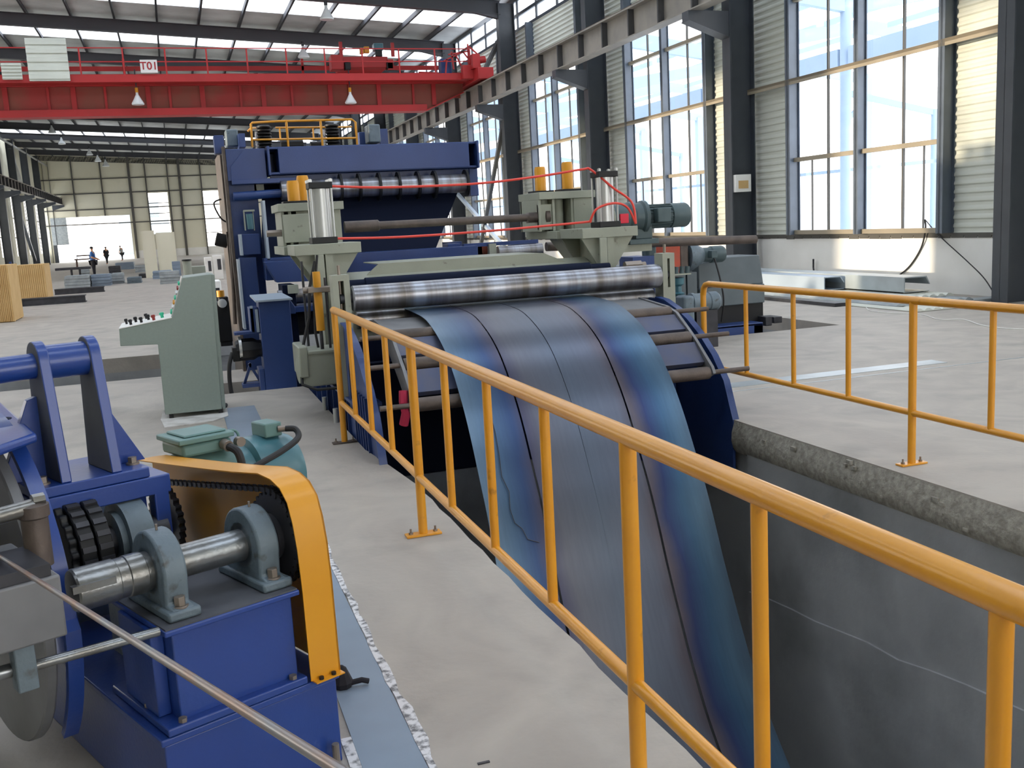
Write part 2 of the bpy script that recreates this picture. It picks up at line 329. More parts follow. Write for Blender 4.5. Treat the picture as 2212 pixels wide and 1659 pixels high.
# columns
colT = MB(); colT.hsec(12.48, 13.12, -.165, .165, 0, 9.9, .025, .016)
for k, y in enumerate(YK):
    if y > Y1+1 or y < 0: continue
    o = thing('steel_column', None, None, (12.8, y, 0)); OFF[o.name] = Vector((12.8, 0, 0))
    if k == 1: body = build('column_shaft', colT, 'column', o)
    else: body = bpy.data.objects.new('column_shaft', body.data); COL.objects.link(body); body.parent = o
    n = k-1
    near = TH[n]
    tag(o, f'dark steel H column on the right wall, {near} from the camera', 'column', 'right wall columns', 'structure')
    # crane beam bracket
    b = MB(); b.prism([(11.45, 6.18), (12.48, 6.18), (12.48, 5.62), (11.45, 5.98)], -.15, .15, 'y')
    b.prism([(11.45, 5.98), (12.48, 5.62), (12.48, 5.60), (11.45, 5.96)], -.19, .19, 'y'); OFFS = OFF[o.name]
    if k == 1: brk = build('crane_bracket', b, 'column', o)
    else: bk = bpy.data.objects.new('crane_bracket', brk.data); COL.objects.link(bk); bk.parent = o
for n, y in enumerate([v for v in YK if 0 < v < Y1+1]):
    o = thing('steel_column', f'dark steel H column on the left side of the hall, {TH[n]} from the camera', 'column', (-12.2, y, 0), 0, 'left side columns', 'structure')
    OFF[o.name] = Vector((-12.2, 0, 0))
    if n == 0:
        c = MB(); c.hsec(-12.5, -11.9, -.165, .165, 0, 10.8, .025, .016); lb = build('column_shaft', c, 'column', o)
        c = MB(); c.prism([(-10.75, 6.18), (-11.9, 6.18), (-11.9, 5.62), (-10.75, 5.98)], -.15, .15, 'y'); lk = build('crane_bracket', c, 'column', o)
    else:
        for src in (lb, lk):
            c = bpy.data.objects.new(src.data.name, src.data); COL.objects.link(c); c.parent = o
# crane runways
for side, xc in (('right', 11.65), ('left', -11.0)):
    o = thing('crane_runway_beam', f'long grey crane runway beam with upright ribs along the {side} columns', 'runway beam', (xc, 0, 0))
    OFF[o.name] = Vector((xc, 0, 0))
    b = MB(); b.box(xc-.2, xc+.2, Y0, Y1, 6.86, 6.9); b.box(xc-.17, xc+.17, Y0, Y1, 6.18, 6.21); b.box(xc-.01, xc+.01, Y0, Y1, 6.2, 6.88)
    build('beam', b, 'runway', o)
    b = MB(); n = 0; y = 28.83-1.64*20
    while y < Y1:
        if y > 4: b.box(xc-.17, xc+.17, y-.03, y+.03, 6.21, 6.86)
        y += 1.64
    build('stiffener_ribs', b, 'rib_shade', o)
    b = MB(); b.box(xc-.035, xc+.035, Y0, Y1, 6.9, 6.99); b.box(xc-.09, xc+.09, Y0, Y1, 6.9, 6.915)
    build('rail', b, 'rust', o)
# right wall: dado, cladding in bays, windows, high light bands
struct('wall_right', MB().box(XR, XR+.28, Y0, Y1, 0, 1.03), 'white', 'white plastered low wall under the right windows', 'wall')
t_ = MB()
for i in range(160):
    y = -2+i*.32; t_.box(XR-.012, XR+.02, y, y+.3, 1.0+random.uniform(-.01, .012), 1.06)
t_.box(XR-.015, XR+.28, Y0, Y1, 1.05, 1.1); struct('trim_5', t_, 'girt_dark', 'ragged mortar line on top of the white low wall', 'wall edge')
def ribbed(mb, x, y0, y1, z0, z1, pitch=.15, dep=.028):
    n = int((z1-z0)/pitch*6); pts = []
    for i in range(n+1):
        z = z0+(z1-z0)*i/n; ph = (z/pitch) % 1.0
        d = dep*(1 if ph < .3 else (1-(ph-.3)/.12) if ph < .42 else 0 if ph < .85 else (ph-.85)/.15)
        pts.append((x-d, z))
    m = len(pts); vs = [(a, y0, z) for a, z in pts]+[(a, y1, z) for a, z in pts]
    mb.add(vs, [(i, i+1, i+1+m, i+m) for i in range(m-1)])
WT = 7.0
bays = [(y, y+8.22) for y in YK if y+8.22 < Y1+2 and y > -1.1*8.22+0]
cl = MB()
for a, b_ in bays:
    ribbed(cl, XR, a, a+2.0, 1.1, WT); ribbed(cl, XR, a+6.62, b_, 1.1, WT); ribbed(cl, XR, a, b_, WT, 8.9)
o = build('wall_right_cladding', cl, 'clad'); o['kind'] = 'structure'; tag(o, 'horizontally ribbed pale metal cladding of the right wall', 'wall')
hi = MB(); hi.box(XR-.04, XR+.06, Y0, Y1, 8.88, 8.98); hi.box(XR-.04, XR+.06, Y0, Y1, 9.40, 9.52); hi.box(XR-.04, XR+.06, Y0, Y1, 9.98, 10.4)
for a, b_ in bays:
    for q in (.0, 2.05, 4.1, 6.15): hi.box(XR-.03, XR+.05, a+q-.05, a+q+.05, 8.9, 10.1)
struct('trim_6', hi, 'column', 'steel rails of the high daylight band at the eave', 'eave rail')
hp = MB(); hp.box(XR+.02, XR+.03, Y0, Y1, 8.98, 9.98); struct('window_20', hp, 'sky', 'high translucent daylight band under the eave', 'window')
# wall rails and posts (one mesh each kind on the wall of the place)
for n, (a, b_) in enumerate(bays):
    far = TH[n]
    w = thing(f'window_{n+1}', f'tall steel framed window in the right wall, {far} bay from the camera', 'window', (XR, a+4.3, 1.1), 0, 'right wall windows', 'structure')
    if n == 0:
        proto = w; base = a
        b = MB()
        for py in (1.98, 6.62): b.hsec(13.02, 13.29, a+py-.08, a+py+.08, 1.1, WT+1.9, .02, .05)
        build('jamb_post', b, 'post', w)
        b = MB(); b.hsec(13.05, 13.27, a+4.34-.07, a+4.34+.07, 1.1, WT, .02, .06); build('mullion', b, 'post', w)
        b = MB()
        for z in (1.15, 2.73, 4.42, 6.10, WT): b.box(13.16, 13.27, a+2.0, a+6.6, z-.045, z+.045)
        build('transom', b, 'girt', w)
        b = MB(); b.box(13.02, 13.16, a, b_, 4.39, 4.45); b.box(13.02, 13.04, a, b_, 4.33, 4.45); build('wall_rail', b, 'girt', w)
        b = MB()
        for q in (3.16, 5.44): b.box(13.2, 13.25, a+q-.018, a+q+.018, 1.15, WT)
        for q in (2.6, 6.0): b.box(13.2, 13.24, a+q-.008, a+q+.008, 1.15, 2.73)
        build('glazing_bar', b, 'girt_dark', w)
        build('pane', MB().box(13.225, 13.232, a+2.05, a+6.58, 1.15, WT), 'pane', w)
    else:
        for ch in proto.children:
            c = ch.copy(); COL.objects.link(c); c.parent = w
# wind bracing
for n, (p0, p1, lb_) in enumerate((((12.7, 37.5, 6.0), (12.7, 42.3, .3), 'dark diagonal wind brace crossing the windows behind the blue leveller'), ((12.75, 45.4, 3.2), (12.75, 37.6, .3), 'pale diagonal wind brace crossing the darker one low on the wall'),
                          ((12.7, 37.5, 8.8), (12.7, 41.9, 7.1), 'short dark diagonal brace above the runway beam at the crane end'))):
    struct('wind_brace', MB().bar(p0, p1, .14, .14), 'column' if n != 1 else 'jamb', lb_, 'brace')
for n, (p0, p1) in enumerate((((-12.2, 94.9, 10.2), (-12.2, 99.8, 7.1)), ((-12.2, 94.9, 5.5), (-12.2, 102, .6)))):
    struct('wind_brace', MB().bar(p0, p1, .25, .25), 'flange' if n == 0 else 'column', ('pale diagonal brace between the upper left columns', 'dark diagonal brace between the lower left columns')[n], 'brace')
struct('eave_strut', MB().tube([(-12.0, 60, 10.4), (-12.0, Y1, 10.4)], .09), 'flange', 'pale round strut running along the tops of the left columns', 'strut')
# roof: rafters, purlins, sheet, daylight strips
ra = MB(); x0, x1 = -12.8, 12.6
for dz0, dz1, hw in ((0, .02, .13), (.48, .5, .13), (0.02, .48, .01)):
    ra.prism([(x0, zr(x0)+dz0), (x1, zr(x1)+dz0), (x1, zr(x1)+dz1), (x0, zr(x0)+dz1)], -hw, hw, 'y')
ra.prism([(11.5, zr(11.5)), (12.5, zr(12.5)-.16), (12.5, zr(12.5)), (12.3, zr(12.3))], -.1, .1, 'y')
for n, y in enumerate([v for v in YK if -5 < v < Y1+1]):
    if n == 0: o = rf0 = build('roof_rafter', ra, 'rafter')
    else: o = rf0.copy(); COL.objects.link(o)
    o.location = (0, y, 0); tag(o, f'dark steel roof rafter spanning the hall, {TH[n]} from the camera', 'rafter', 'roof rafters', 'structure')
pu = MB(); pu.box(-.03, .03, Y0, Y1, 0, .2); pu.box(-.03, .05, Y0, Y1, 0, .02)
for n in range(16):
    x = 11.86-1.65*n
    o = build('roof_purlin', pu, 'rafter') if n == 0 else pl0.copy()
    if n == 0: pl0 = o
    else: COL.objects.link(o)
    o.location = (x, 0, zr(x)+.5); tag(o, f'long dark roof purlin, {TH[n] if n < 15 else "last"} from the right wall'.replace('nearest from', 'first from'), 'purlin', 'roof purlins', 'structure')
def roofz(x): return zr(x)+.71
strips = [(YK[i]+3.35, YK[i]+5.85) for i in range(0, 7)]+[(94.3, 97.8)]
r = MB(); y = Y0
def roofpiece(mb, ya, yb, th=.05, xa=-13.2, xb=13.6):
    mb.prism([(xa, roofz(xa)), (xb, roofz(xb)), (xb, roofz(xb)+th), (xa, roofz(xa)+th)], ya, yb, 'y')
for a, b_ in strips: roofpiece(r, y, a); y = b_
roofpiece(r, y, Y1+.3)
struct('ceiling', r, 'roof', 'silver foil lined roof sheet', 'roof')
for n, (a, b_) in enumerate(strips):
    r = MB(); roofpiece(r, a, b_, .01); struct(f'window_{n+21}', r, 'sky', f'translucent daylight strip across the roof, {TH[n]} from the camera', 'roof light', group='roof lights')
# back wall
bw = MB()
def panel(x0, x1, z0, z1): bw.box(x0, x1, Y1, Y1+.15, z0, z1)
def bx(px, py=420): return ay(px, py, Y1).x
def bz(py, px=330): return ay(px, py, Y1).z
D0, D1, DZ = bx(146, 500), bx(284, 500), bz(467, 215); W0, W1, WZ0, WZ1 = bx(322, 460), bx(366, 460), bz(505, 345), bz(416, 345)
V0, V1, VZ0, VZ1 = bx(441, 470), bx(505, 470), bz(532, 450), bz(412, 450)
panel(XL-.3, D0-1.6, 0, 13); panel(D0-1.6, D0, 1.9, 13); panel(D0, D1, DZ, 13); panel(D1, W0, 0, 13); panel(W0, W1, 0, WZ0); panel(W0, W1, WZ1, 13); panel(W1, V0, 0, 13); panel(V0, V1, 0, VZ0); panel(V0, V1, VZ1, 13); panel(V1, XR+.3, 0, 13)
struct('wall_back', bw, 'cream', 'cream panel wall at the far end of the hall', 'wall')
g = MB()
for px in (160, 222, 283, 318, 366, 391, 437, 478):
    w_ = .13 if px in (283, 391) else .07
    g.box(bx(px)-w_, bx(px)+w_, Y1-.16, Y1, 0 if not 150 < px < 280 else DZ, 12)
for py in (382, 413, 447, 478): g.box(XL, XR, Y1-.1, Y1-.01, bz(py)-.06, bz(py)+.06)
struct('trim_7', g, 'girt_dark', 'grid of dark rails and posts on the far wall', 'wall rails')
struct('trim_8', MB().box(D1+.2, XR, Y1-.06, Y1-.01, 0, .85), 'white', 'white plinth along the foot of the far wall', 'plinth')
struct('trim_9', MB().box(D0-1.6, D0, Y1-.08, Y1-.02, 1.9, DZ), 'galv', 'grey sliding door leaf left of the far gateway', 'door leaf')
for n, (a, b_, z0, z1) in enumerate(((W0, W1, WZ0, WZ1), (V0, V1, VZ0, VZ1))):
    w = MB()
    for q in range(1, 4): w.box(a, b_, Y1-.05, Y1+.02, z0+(z1-z0)*q/4-.04, z0+(z1-z0)*q/4+.04)
    struct(f'window_{n+40}', w, 'girt_dark', ('narrow far end window left of the middle post', 'wide far end window beside the blue leveller')[n], 'window')
nw = MB(); nw.box(XL-.3, 2, Y0-.2, Y0, 0, 13); nw.box(9, XR+.3, Y0-.2, Y0, 0, 13); nw.box(2, 9, Y0-.2, Y0, 5.0, 13)  # unseen opening added, placed and sized to light the foreground from behind
struct('wall_near', nw, 'cream', 'cream end wall behind the camera with an unseen opening added for light', 'wall')
struct('distant_building', MB().box(bx(326)*1.5-6, bx(372)*1.5-2.5, 190, 200, -.3, 9).box(bx(345)*1.5-4, bx(372)*1.5-1, 188, 190, -.3, 6), 'galv', 'pale grey building far outside the narrow end window', 'building')
# left wall: low wall, windows between the far columns, cladding above
lw = MB(); lw.box(XL-.2, XL, Y0, Y1, 0, 1.1); lw.box(XL-.2, XL, Y0, Y1, 6.4, 12)
for a, b_ in bays:
    lw.box(XL-.2, XL, a-1.9, a+(1.9 if a > 10 else 8.2), 1.1, 6.4)  # unseen near bays closed on purpose to keep the foreground dim
struct('wall_left', lw, 'cream', 'cream panel wall along the left side of the hall', 'wall')
lw = MB()
for a, b_ in bays:
    if a > -90:
        for z in (2.7, 4.4): lw.box(XL-.08, XL-.02, a+1.9, b_-1.9, z-.05, z+.05)
        for q in (3.0, 4.1, 5.2): lw.box(XL-.08, XL-.02, a+q-.04, a+q+.04, 1.1, 6.4)
struct('window_45', lw, 'girt_dark', 'steel bars of the windows in the left wall', 'window')
# world beyond the right windows: open steel frames of the next hall
for n, y in enumerate((18.1, 26.5, 34.9, 43.3, 51.7, 60.1, 68.5, 76.9)):
    o = thing('outdoor_frame', f'pale blue open steel portal frame outside, {TH[n]} beyond the windows', 'steel frame', (24, y, -.3), 0, 'steel frames outside')
    if n == 0:
        OFF[o.name] = Vector((24, y, 0)); fo = o; y_ = 26.5; dy = y-y_
        z1, z2 = ay(1838, 178, y_).z, ay(2010, 222, y_).z
        build('main_post', MB().cyl((20, y, -.3), (20, y, 9.3), .17, n=20), 'steelout', o)
        build('side_post', MB().cyl((23.35, y, -.3), (23.35, y, z2+.1), .1, n=14), 'steelout', o)
        build('side_beam', MB().bar((20, y, z1), (23.35, y, z2), .1, .18), 'steelout', o)
        build('knee_brace', MB().bar((20, y, z1-.9), (20.8, y, z1-.1), .08, .12), 'steelout', o)
        build('rafter', MB().prism([(15.2, 9.0), (20.2, 8.2), (27, 9.3), (34, 8.4), (34, 7.95), (27, 8.8), (20.2, 7.7), (15.2, 8.4)], y-.12, y+.12, 'y'), 'steelout', o)
        build('far_post', MB().box(33.6, 34.1, y-.2, y+.2, -.3, 8.2), 'steelout', o)
        build('crane_beam', MB().box(19.85, 20.15, y+.2, y+8.1, 6.2, 6.7), 'steelout', o)
        many('purlin', [MB().box(x-.06, x+.06, y+.13, y+7.9, 8.9, 9.1) for x in (22, 25, 28, 31)], 'steelout', o)
        many('low_rail', [MB().box(19.95, 20.05, y+.2, y+8.1, z, z+.1) for z in (3.0,)], 'steelout', o)
    else:
        for ch in fo.children:
            c = ch.copy(); COL.objects.link(c); c.parent = o
# light portals in the openings: they only help the sampling of the sky
portal('portal_right', (XR+.4, 55, 4.1), math.radians(90), math.radians(90), 130, 6.2)
portal('portal_left', (XL-.4, 56, 3.8), math.radians(90), math.radians(-90), 126, 5.6)
for n, (a, b_) in enumerate(strips): portal('portal_roof', (0, (a+b_)/2, roofz(0)+.9), 0, 0, 27, b_-a)
portal('portal_near', (5.5, Y0-.4, 2.5), math.radians(-90), 0, 7, 5)
# ================================================================== YELLOW GUARD RAILS
def rail_fence(name, label, X, posts, bals, yend0, yend1, zt, zl, elbow, plates):
    o = thing(name, label, 'guard rail', (X, posts[-1], 0))
    b = MB()
    if elbow: b.tube([(X, yend1, zt-.1), (X, yend1-.012, zt-.045), (X, yend1-.045, zt-.012), (X, yend1-.1, zt), (X, yend0, zt)], .027, 14)
    else: b.tube([(X, yend1+.02, zt), (X, yend0, zt)], .029, 16)
    build('top_rail', b, 'yellow', o)
    build('low_rail', MB().tube([(X, yend1, zl), (X, yend0, zl)], .022, 12), 'yellow', o)
    for y in posts:
        build('post', MB().tube([(X, y, .008), (X, y, zt-(.09 if elbow and y == yend1 else .01))], .0255, 14), 'yellow', o)
        if plates:
            fp = build('foot_plate', MB().box(X-.1, X+.1, y-.035, y+.035, .001, .013), 'yellow' if y < 7 else 'brown', o, .002)
            for sx in (-.07, .07):
                bb = MB(); bb.cyl((X+sx, y, .013), (X+sx, y, .024), .013, n=6); bb.cyl((X+sx, y, .024), (X+sx, y, .045), .006, n=8); build('anchor_bolt', bb, 'bolt', fp)
    for y in bals: build('baluster', MB().tube([(X, y, zl), (X, y, zt-.01)], .019, 12), 'yellow', o)
    return o
rail_fence('guard_rail', 'yellow tubular guard rail along the left edge of the pit, nearest the camera', 1.165, [-.22, 2.52, 5.27, 7.98], [.48, 1.16, 1.845, 3.2, 3.88, 4.57, 5.98, 6.65, 7.3], -.3, 7.98, 1.085, .335, False, True)
rail_fence('guard_rail', 'yellow tubular guard rail with bent corner on the far right side of the pit', 4.43, [2.5, 5.19, 7.87], [.0+3.2, 3.87, 4.53, 5.84, 6.5, 7.17, 1.8, 1.1], .5, 7.87, 1.075, .345, True, True)
# ================================================================== STEEL STRIPS HANGING INTO THE PIT
PROF0 = [(8.75, 1.005), (8.5, 1.003), (8.2, .992), (8.0, .982), (7.8, .958), (7.6, .905), (7.42, .84), (7.25, .755), (7.1, .65), (6.95, .51), (6.8, .345), (6.66, .15), (6.53, -.06), (6.4, -.27), (6.28, -.5), (6.15, -.78), (6.02, -1.03), (5.85, -1.34), (5.67, -1.62), (5.5, -1.83), (5.25, -2.08), (4.95, -2.32), (4.6, -2.5), (4.2, -2.62), (3.8, -2.66)]
PROF = [(p.y, p.z) for p in hose([(0, y, z) for y, z in PROF0])][::2]
edges = [1.87, 2.28, 2.70, 3.125, 3.575]
names = ('leftmost of the four, with a wandering scratch', 'second from the left, plain grey', 'third from the left, plain grey', 'rightmost of the four, heat blued')
for i in range(4):
    g0, g1 = edges[i]+.0045, edges[i+1]-.0045
    pr = []
    for j, (y, z) in enumerate(PROF):
        s_ = max(0, (8.0-y))/4.2; pr.append((y+(.015, -.015, .012, -.01)[i]*s_*2, z+(.0, .0, .0, .0)[i]))
    o = build('steel_strip', MB().sheet(pr, g0, g1, .004), 'strip')
    if i == 0: first_strip = o; OFF[o.name] = Vector()
    tag(o, f'blue grey steel strip hanging into the pit, {names[i]}', 'steel strip', 'slit steel strips')
pts = [(1.98, 6.9, .47), (2.0, 6.83, .40), (1.975, 6.76, .3), (2.01, 6.68, .19), (2.0, 6.6, .06), (2.04, 6.53, -.05), (2.03, 6.42, -.22), (2.09, 6.36, -.33), (2.2, 6.33, -.38)]
def onstrip(px, py):
    last = None
    for (ya, za), (yb, zb) in zip(PROF[:-1], PROF[1:]):
        ra, rb = ay(px, py, ya), ay(px, py, yb)
        if (ra.z-za)*(rb.z-zb) <= 0:
            t = (ra.z-za)/((ra.z-za)-(rb.z-zb) or 1); p = ay(px, py, ya+(yb-ya)*t)
            return p+(CAM-p).normalized()*.006
sp_ = [onstrip(*q) for q in ((1062, 905), (1070, 935), (1078, 980), (1084, 1030), (1100, 1062), (1102, 1100), (1112, 1130), (1128, 1142), (1140, 1165), (1165, 1172))]
build('scratch', MB().tube([q for q in sp_ if q is not None], .003, 6), 'dark', first_strip)
# ================================================================== GUIDE TABLE WITH ROLLERS
gt = thing('roller_guide_table', 'curved blue roller table carrying the strips down into the pit', 'roller table', (2.75, 7.6, 0))
TP = [(8.35, .955), (8.05, .945), (7.76, .905), (7.6, .865), (7.40, .75), (7.27, .665), (7.09, .505)]
for a, b_ in (((8.3, .95), (7.74, .9)), ((7.6, .855), (7.41, .745)), ((7.26, .65), (7.1, .5))):
    dy, dz = b_[0]-a[0], b_[1]-a[1]; l = math.hypot(dy, dz); ny, nz = (-dz/l, dy/l); ny, nz = (ny, nz) if nz > 0 else (-ny, -nz)
    build('table_slat', MB().prism([a, b_, (b_[0]-ny*.05, b_[1]-nz*.05), (a[0]-ny*.05, a[1]-nz*.05)], 1.56, 4.0, 'x'), 'block' if a[0] > 8 else 'worn', gt, .003)
for y, z in ((7.67, .868), (7.335, .68), (7.03, .42)):
    ro = build('table_roller', MB().lathe((1.56, y, z), (1, 0, 0), [(0, .02), (0, .048), (.01, .052), (2.42, .052), (2.43, .048), (2.43, .02)], 24), 'brown', gt)
    many('roller_journal', [MB().cyl((1.3, y, z), (1.56, y, z), .02, n=12), MB().cyl((3.99, y, z), (4.36, y, z), .02, n=12)], 'brown', ro)
def side(xa, xb, o_, m_, nm):
    outer = [(8.9, .93), (8.4, .93), (8.23, .914), (8.0, .85), (7.8, .77), (7.6, .66), (7.37, .49), (7.2, .3), (7.12, .1), (7.07, 0.0), (7.07, -.9)]
    inner = [(7.25, -.9), (7.25, 0.0), (7.3, .12), (7.42, .3), (7.6, .48), (7.85, .62), (8.1, .72), (8.9, .72)]
    return build(nm, MB().prism(outer+inner, xa, xb, 'x'), m_, o_)
# solid outer cheeks with a rolled rim, and thin inner cheeks
for xa, xb in ((1.3, 1.325), (4.225, 4.25)):
    outer = [(8.9, .93), (8.4, .93), (8.23, .914), (8.0, .85), (7.8, .77), (7.6, .66), (7.37, .49), (7.2, .3), (7.12, .1), (7.07, 0.0), (7.07, -.55), (8.9, -.55)]
    build('side_cheek', MB().prism(outer, xa, xb, 'x'), 'blue', gt)
    rim = [(8.4, .945), (8.23, .93), (8.0, .865), (7.8, .785), (7.6, .675), (7.37, .505), (7.19, .31), (7.1, .1), (7.055, 0.0), (7.055, -.15)]
    build('cheek_rim', MB().sheet(rim, xa-.03 if xa < 2 else xa-.005, xb+.005 if xa < 2 else xb+.03, .012), 'blue', gt)
for xa in (1.53, 4.0):
    build('inner_cheek', MB().prism([(8.3, .96), (7.75, .915), (7.58, .87), (7.4, .76), (7.26, .67), (7.0, .47), (6.97, .42), (7.1, .36), (7.4, .55), (7.8, .78), (8.3, .86)], xa, xa+.025, 'x'), 'block', gt)
build('cross_member', MB().box(1.3, 4.25, 8.2, 8.32, .2, .6).box(1.3, 4.25, 8.6, 8.7, -.5, .75), 'navy', gt)
build('centre_post', MB().box(3.55, 3.6, 7.6, 7.66, -.9, .55), 'dark', gt)
tag(build('red_cloth', MB().tube([(1.5, 7.12, .52), (1.49, 7.1, .44), (1.51, 7.13, .35), (1.49, 7.15, .26)], .035, 10), 'cloth'), 'crumpled magenta cloth tied to the left side of the roller table', 'cloth')
# ================================================================== BLUE BED UNDER THE PINCH ROLLS
bed = thing('machine_bed', 'long ribbed blue steel bed standing in the pit under the pinch rolls', 'machine bed', (2.75, 9.3, 0))
for x0, x1 in ((1.275, 1.5), (4.05, 4.225)):
    build('bed_beam', MB().box(x0, x1, 8.0, 11.25, .27, .3).box(x0+.05, x1-.02, 8.0, 11.25, -.6, .27).box(x0, x1, 8.0, 11.25, -.62, -.58), 'blue', bed, .003)
for i in range(9):
    y = 8.02+i*.4; build('bed_rib', MB().box(1.272, 1.33, y, y+.02, -.6, .27), 'blue', bed)
for i in range(6):
    y = 7.42+i*.11; build('slanted_rib', MB().prism([(y, -.55), (y+.02, -.55), (y+.14, .42-.1*abs(i-3)*0), (y+.12, .42)], 1.275, 1.35, 'x'), 'blue', bed)
for y in (8.9, 9.6): build('jacking_bolt', MB().cyl((1.24, y, .0), (1.24, y, .13), .024, n=12), 'alu', bed)
# ================================================================== PINCH ROLL STAND
st = thing('pinch_roll_stand', 'grey green pinch roll stand with two air cylinders above the strips', 'roll stand', (2.8, 9.4, .3))
XC = (1.36, 4.24)
def at(px, py, Y): return ay(px, py, Y)
for sgn, xc in zip((-1, 1), XC):
    # roll end frame (narrow slotted upright)
    xo = 1.36 if sgn < 0 else 4.37
    xi = xo+.09 if sgn < 0 else xo-.09
    x0, x1 = sorted((xo-.03*1, xo+.06))
    x0, x1 = (1.24, 1.385) if sgn < 0 else (4.335, 4.46)
    up_ = build('upright', MB().box(x0, x1, 8.45, 8.62, .3, 1.02).box(x0, x0+.05, 8.45, 8.62, 1.02, 1.29).box(x1-.05, x1, 8.45, 8.62, 1.02, 1.29).box(x0, x1, 8.45, 8.62, 1.29, 1.34).box(x0+.05, x1-.05, 8.56, 8.6, 1.02, 1.29), 'grey', st)
    build('adjusting_screw', MB().cyl(((x0+x1)/2, 8.53, 1.02), ((x0+x1)/2, 8.53, 1.42), .014, n=10), 'bolt', up_)
    # column, gussets and top plate under the cylinder
    b = MB(); b.box(xc-.07, xc+.07, 9.55, 9.85, .3, 1.5); build('column', b, 'grey', st, .004)
    b = MB()
    b.prism([(xc-.28, 1.5), (xc+.3, 1.5), (xc+.07, 1.16), (xc-.07, 1.16)], 9.5, 9.53, 'y')
    b.prism([(xc-.28, 1.5), (xc+.3, 1.5), (xc+.07, 1.16), (xc-.07, 1.16)], 10.05, 10.08, 'y')
    for dx in (-.06, .06): b.prism([(9.48, 1.5), (11.0, 1.5), (10.6, 1.3), (9.9, .95), (9.48, .95)], xc+dx-.012, xc+dx+.012, 'x')
    build('gusset', b, 'grey', st)
    b = MB(); b.box(xc-.3, xc+.32, 9.42, 10.05, 1.5, 1.6); b.box(xc-.33, xc+.3, 10.05, 11.05, 1.5, 1.585); b.box(xc-.12, xc-.04, 9.4, 9.43, .95, 1.5); build('top_plate', b, 'grey', st, .005)
    build('rib_gussets', MB().prism([(9.44, 1.5), (9.47, 1.5), (9.47, .9), (9.44, 1.0)], xc-.02, xc+.05, 'x'), 'grey', st)
    # air cylinder
    xb = xc+(.0 if sgn < 0 else .05)
    cy = build('air_cylinder', MB().lathe((xb, 9.62, 1.655), (0, 0, 1), [(0, .08), (0, .092), (.46, .092), (.46, .08)], 28), 'alu', st)
    build('cylinder_cap', MB().box(xb-.12, xb+.12, 9.5, 9.74, 1.6, 1.66), 'black', cy, .006)
    build('cylinder_cap', MB().box(xb-.11, xb+.11, 9.51, 9.73, 2.11, 2.17), 'black', cy, .006)
    for dx in (-.095, .095):
        for dy in (-.095, .095):
            build('tie_rod', MB().cyl((xb+dx, 9.62+dy, 1.62), (xb+dx, 9.62+dy, 2.2), .011, n=8).cyl((xb+dx, 9.62+dy, 2.17), (xb+dx, 9.62+dy, 2.195), .02, n=6), 'alu', cy)
    # bearing housing behind it, with the yellow springs
    hx = 1.33 if sgn < 0 else 4.12
    b = MB(); b.box(hx-.3, hx+.36, 10.3, 11.0, 1.93, 2.01); b.box(hx-.12, hx+.33, 10.35, 10.95, 1.585, 1.93)
    for dx in (-.27, -.2): b.box(hx+dx, hx+dx+.03, 10.34, 10.96, 1.585, 1.93)
    if sgn > 0:
        b = MB(); b.box(hx-.3, hx+.36, 10.3, 11.0, 1.93, 2.01)
        for dx in (-.3, -.14, .08, .3): b.box(hx+dx, hx+dx+.03, 10.34, 10.96, 1.585, 1.93)
        b.box(hx-.3, hx+.33, 10.9, 10.94, 1.585, 1.93); b.box(hx-.3, hx-.14, 10.36, 10.4, 1.6, 1.88); b.box(hx+.11, hx+.33, 10.33, 10.37, 1.585, 1.93)
        for dx in (-.2, -.02): b.cyl((hx+dx, 10.5, 1.585), (hx+dx, 10.5, 1.93), .065, n=16)
    ho = build('bearing_housing', b, 'grey', st, .004)
    if sgn < 0: build('cover', MB().box(hx-.26, hx+.02, 10.28, 10.31, 1.62, 1.9), 'grey', ho, .003)
    build('shaft_nut', MB().cyl((hx-.42, 10.42, 1.72), (hx-.1, 10.42, 1.72), .035, n=6).cyl((hx-.24, 10.42, 1.72), (hx-.18, 10.42, 1.72), .06, n=14), 'bolt', ho)
    for q, (dx, dy, zt) in enumerate(((-.13, .1, 2.3), (.11, -.12, 2.33)) if sgn > 0 else ((-.11, -.1, 2.24), (.02, .12, 2.3))):
        build('screw_cover', MB().lathe((hx+dx, 10.6+dy, 2.03), (0, 0, 1), [(0, .055), (.0, .063), (zt-2.06, .063), (zt-2.03, .055)], 18), 'orange', ho)
        build('cover_base', MB().box(hx+dx-.12, hx+dx+.12, 10.6+dy-.1, 10.6+dy+.1, 2.005, 2.035), 'black', ho, .004)
    # small actuating parts beside the column
    if sgn < 0:
        b = MB(); b.cyl((1.19, 9.05, .83), (1.19, 9.05, 1.2), .038, n=16); b.cyl((1.19, 9.05, 1.22), (1.19, 9.05, 1.36), .035, n=16); build('lift_cylinder', b, 'orange', st)
        build('lift_rod', MB().cyl((1.19, 9.05, .4), (1.19, 9.05, .83), .016, n=10).cyl((1.27, 9.1, .62), (1.27, 9.1, 1.3), .012, n=8).cyl((1.11, 9.4, .6), (1.11, 9.4, 1.45), .012, n=8), 'dark', st)
        build('lift_clevis', MB().box(1.1, 1.3, 8.98, 9.12, 1.18, 1.22).cyl((1.06, 9.05, 1.2), (1.36, 9.05, 1.2), .03, n=12), 'bolt', st)
        g = MB(); g.box(1.0, 1.42, 9.02, 9.5, .33, .64); g.box(.97, 1.05, 9.0, 9.5, .42, .7); g.box(1.05, 1.4, 9.0, 9.4, .62, .66)
        gh = build('gear_housing', g, 'grey', st, .012)
        build('end_cover', MB().lathe((1.0, 9.16, .47), (-1, 0, 0), [(0, .12), (.03, .12), (.04, .09), (.05, .03)], 20), 'grey', gh)
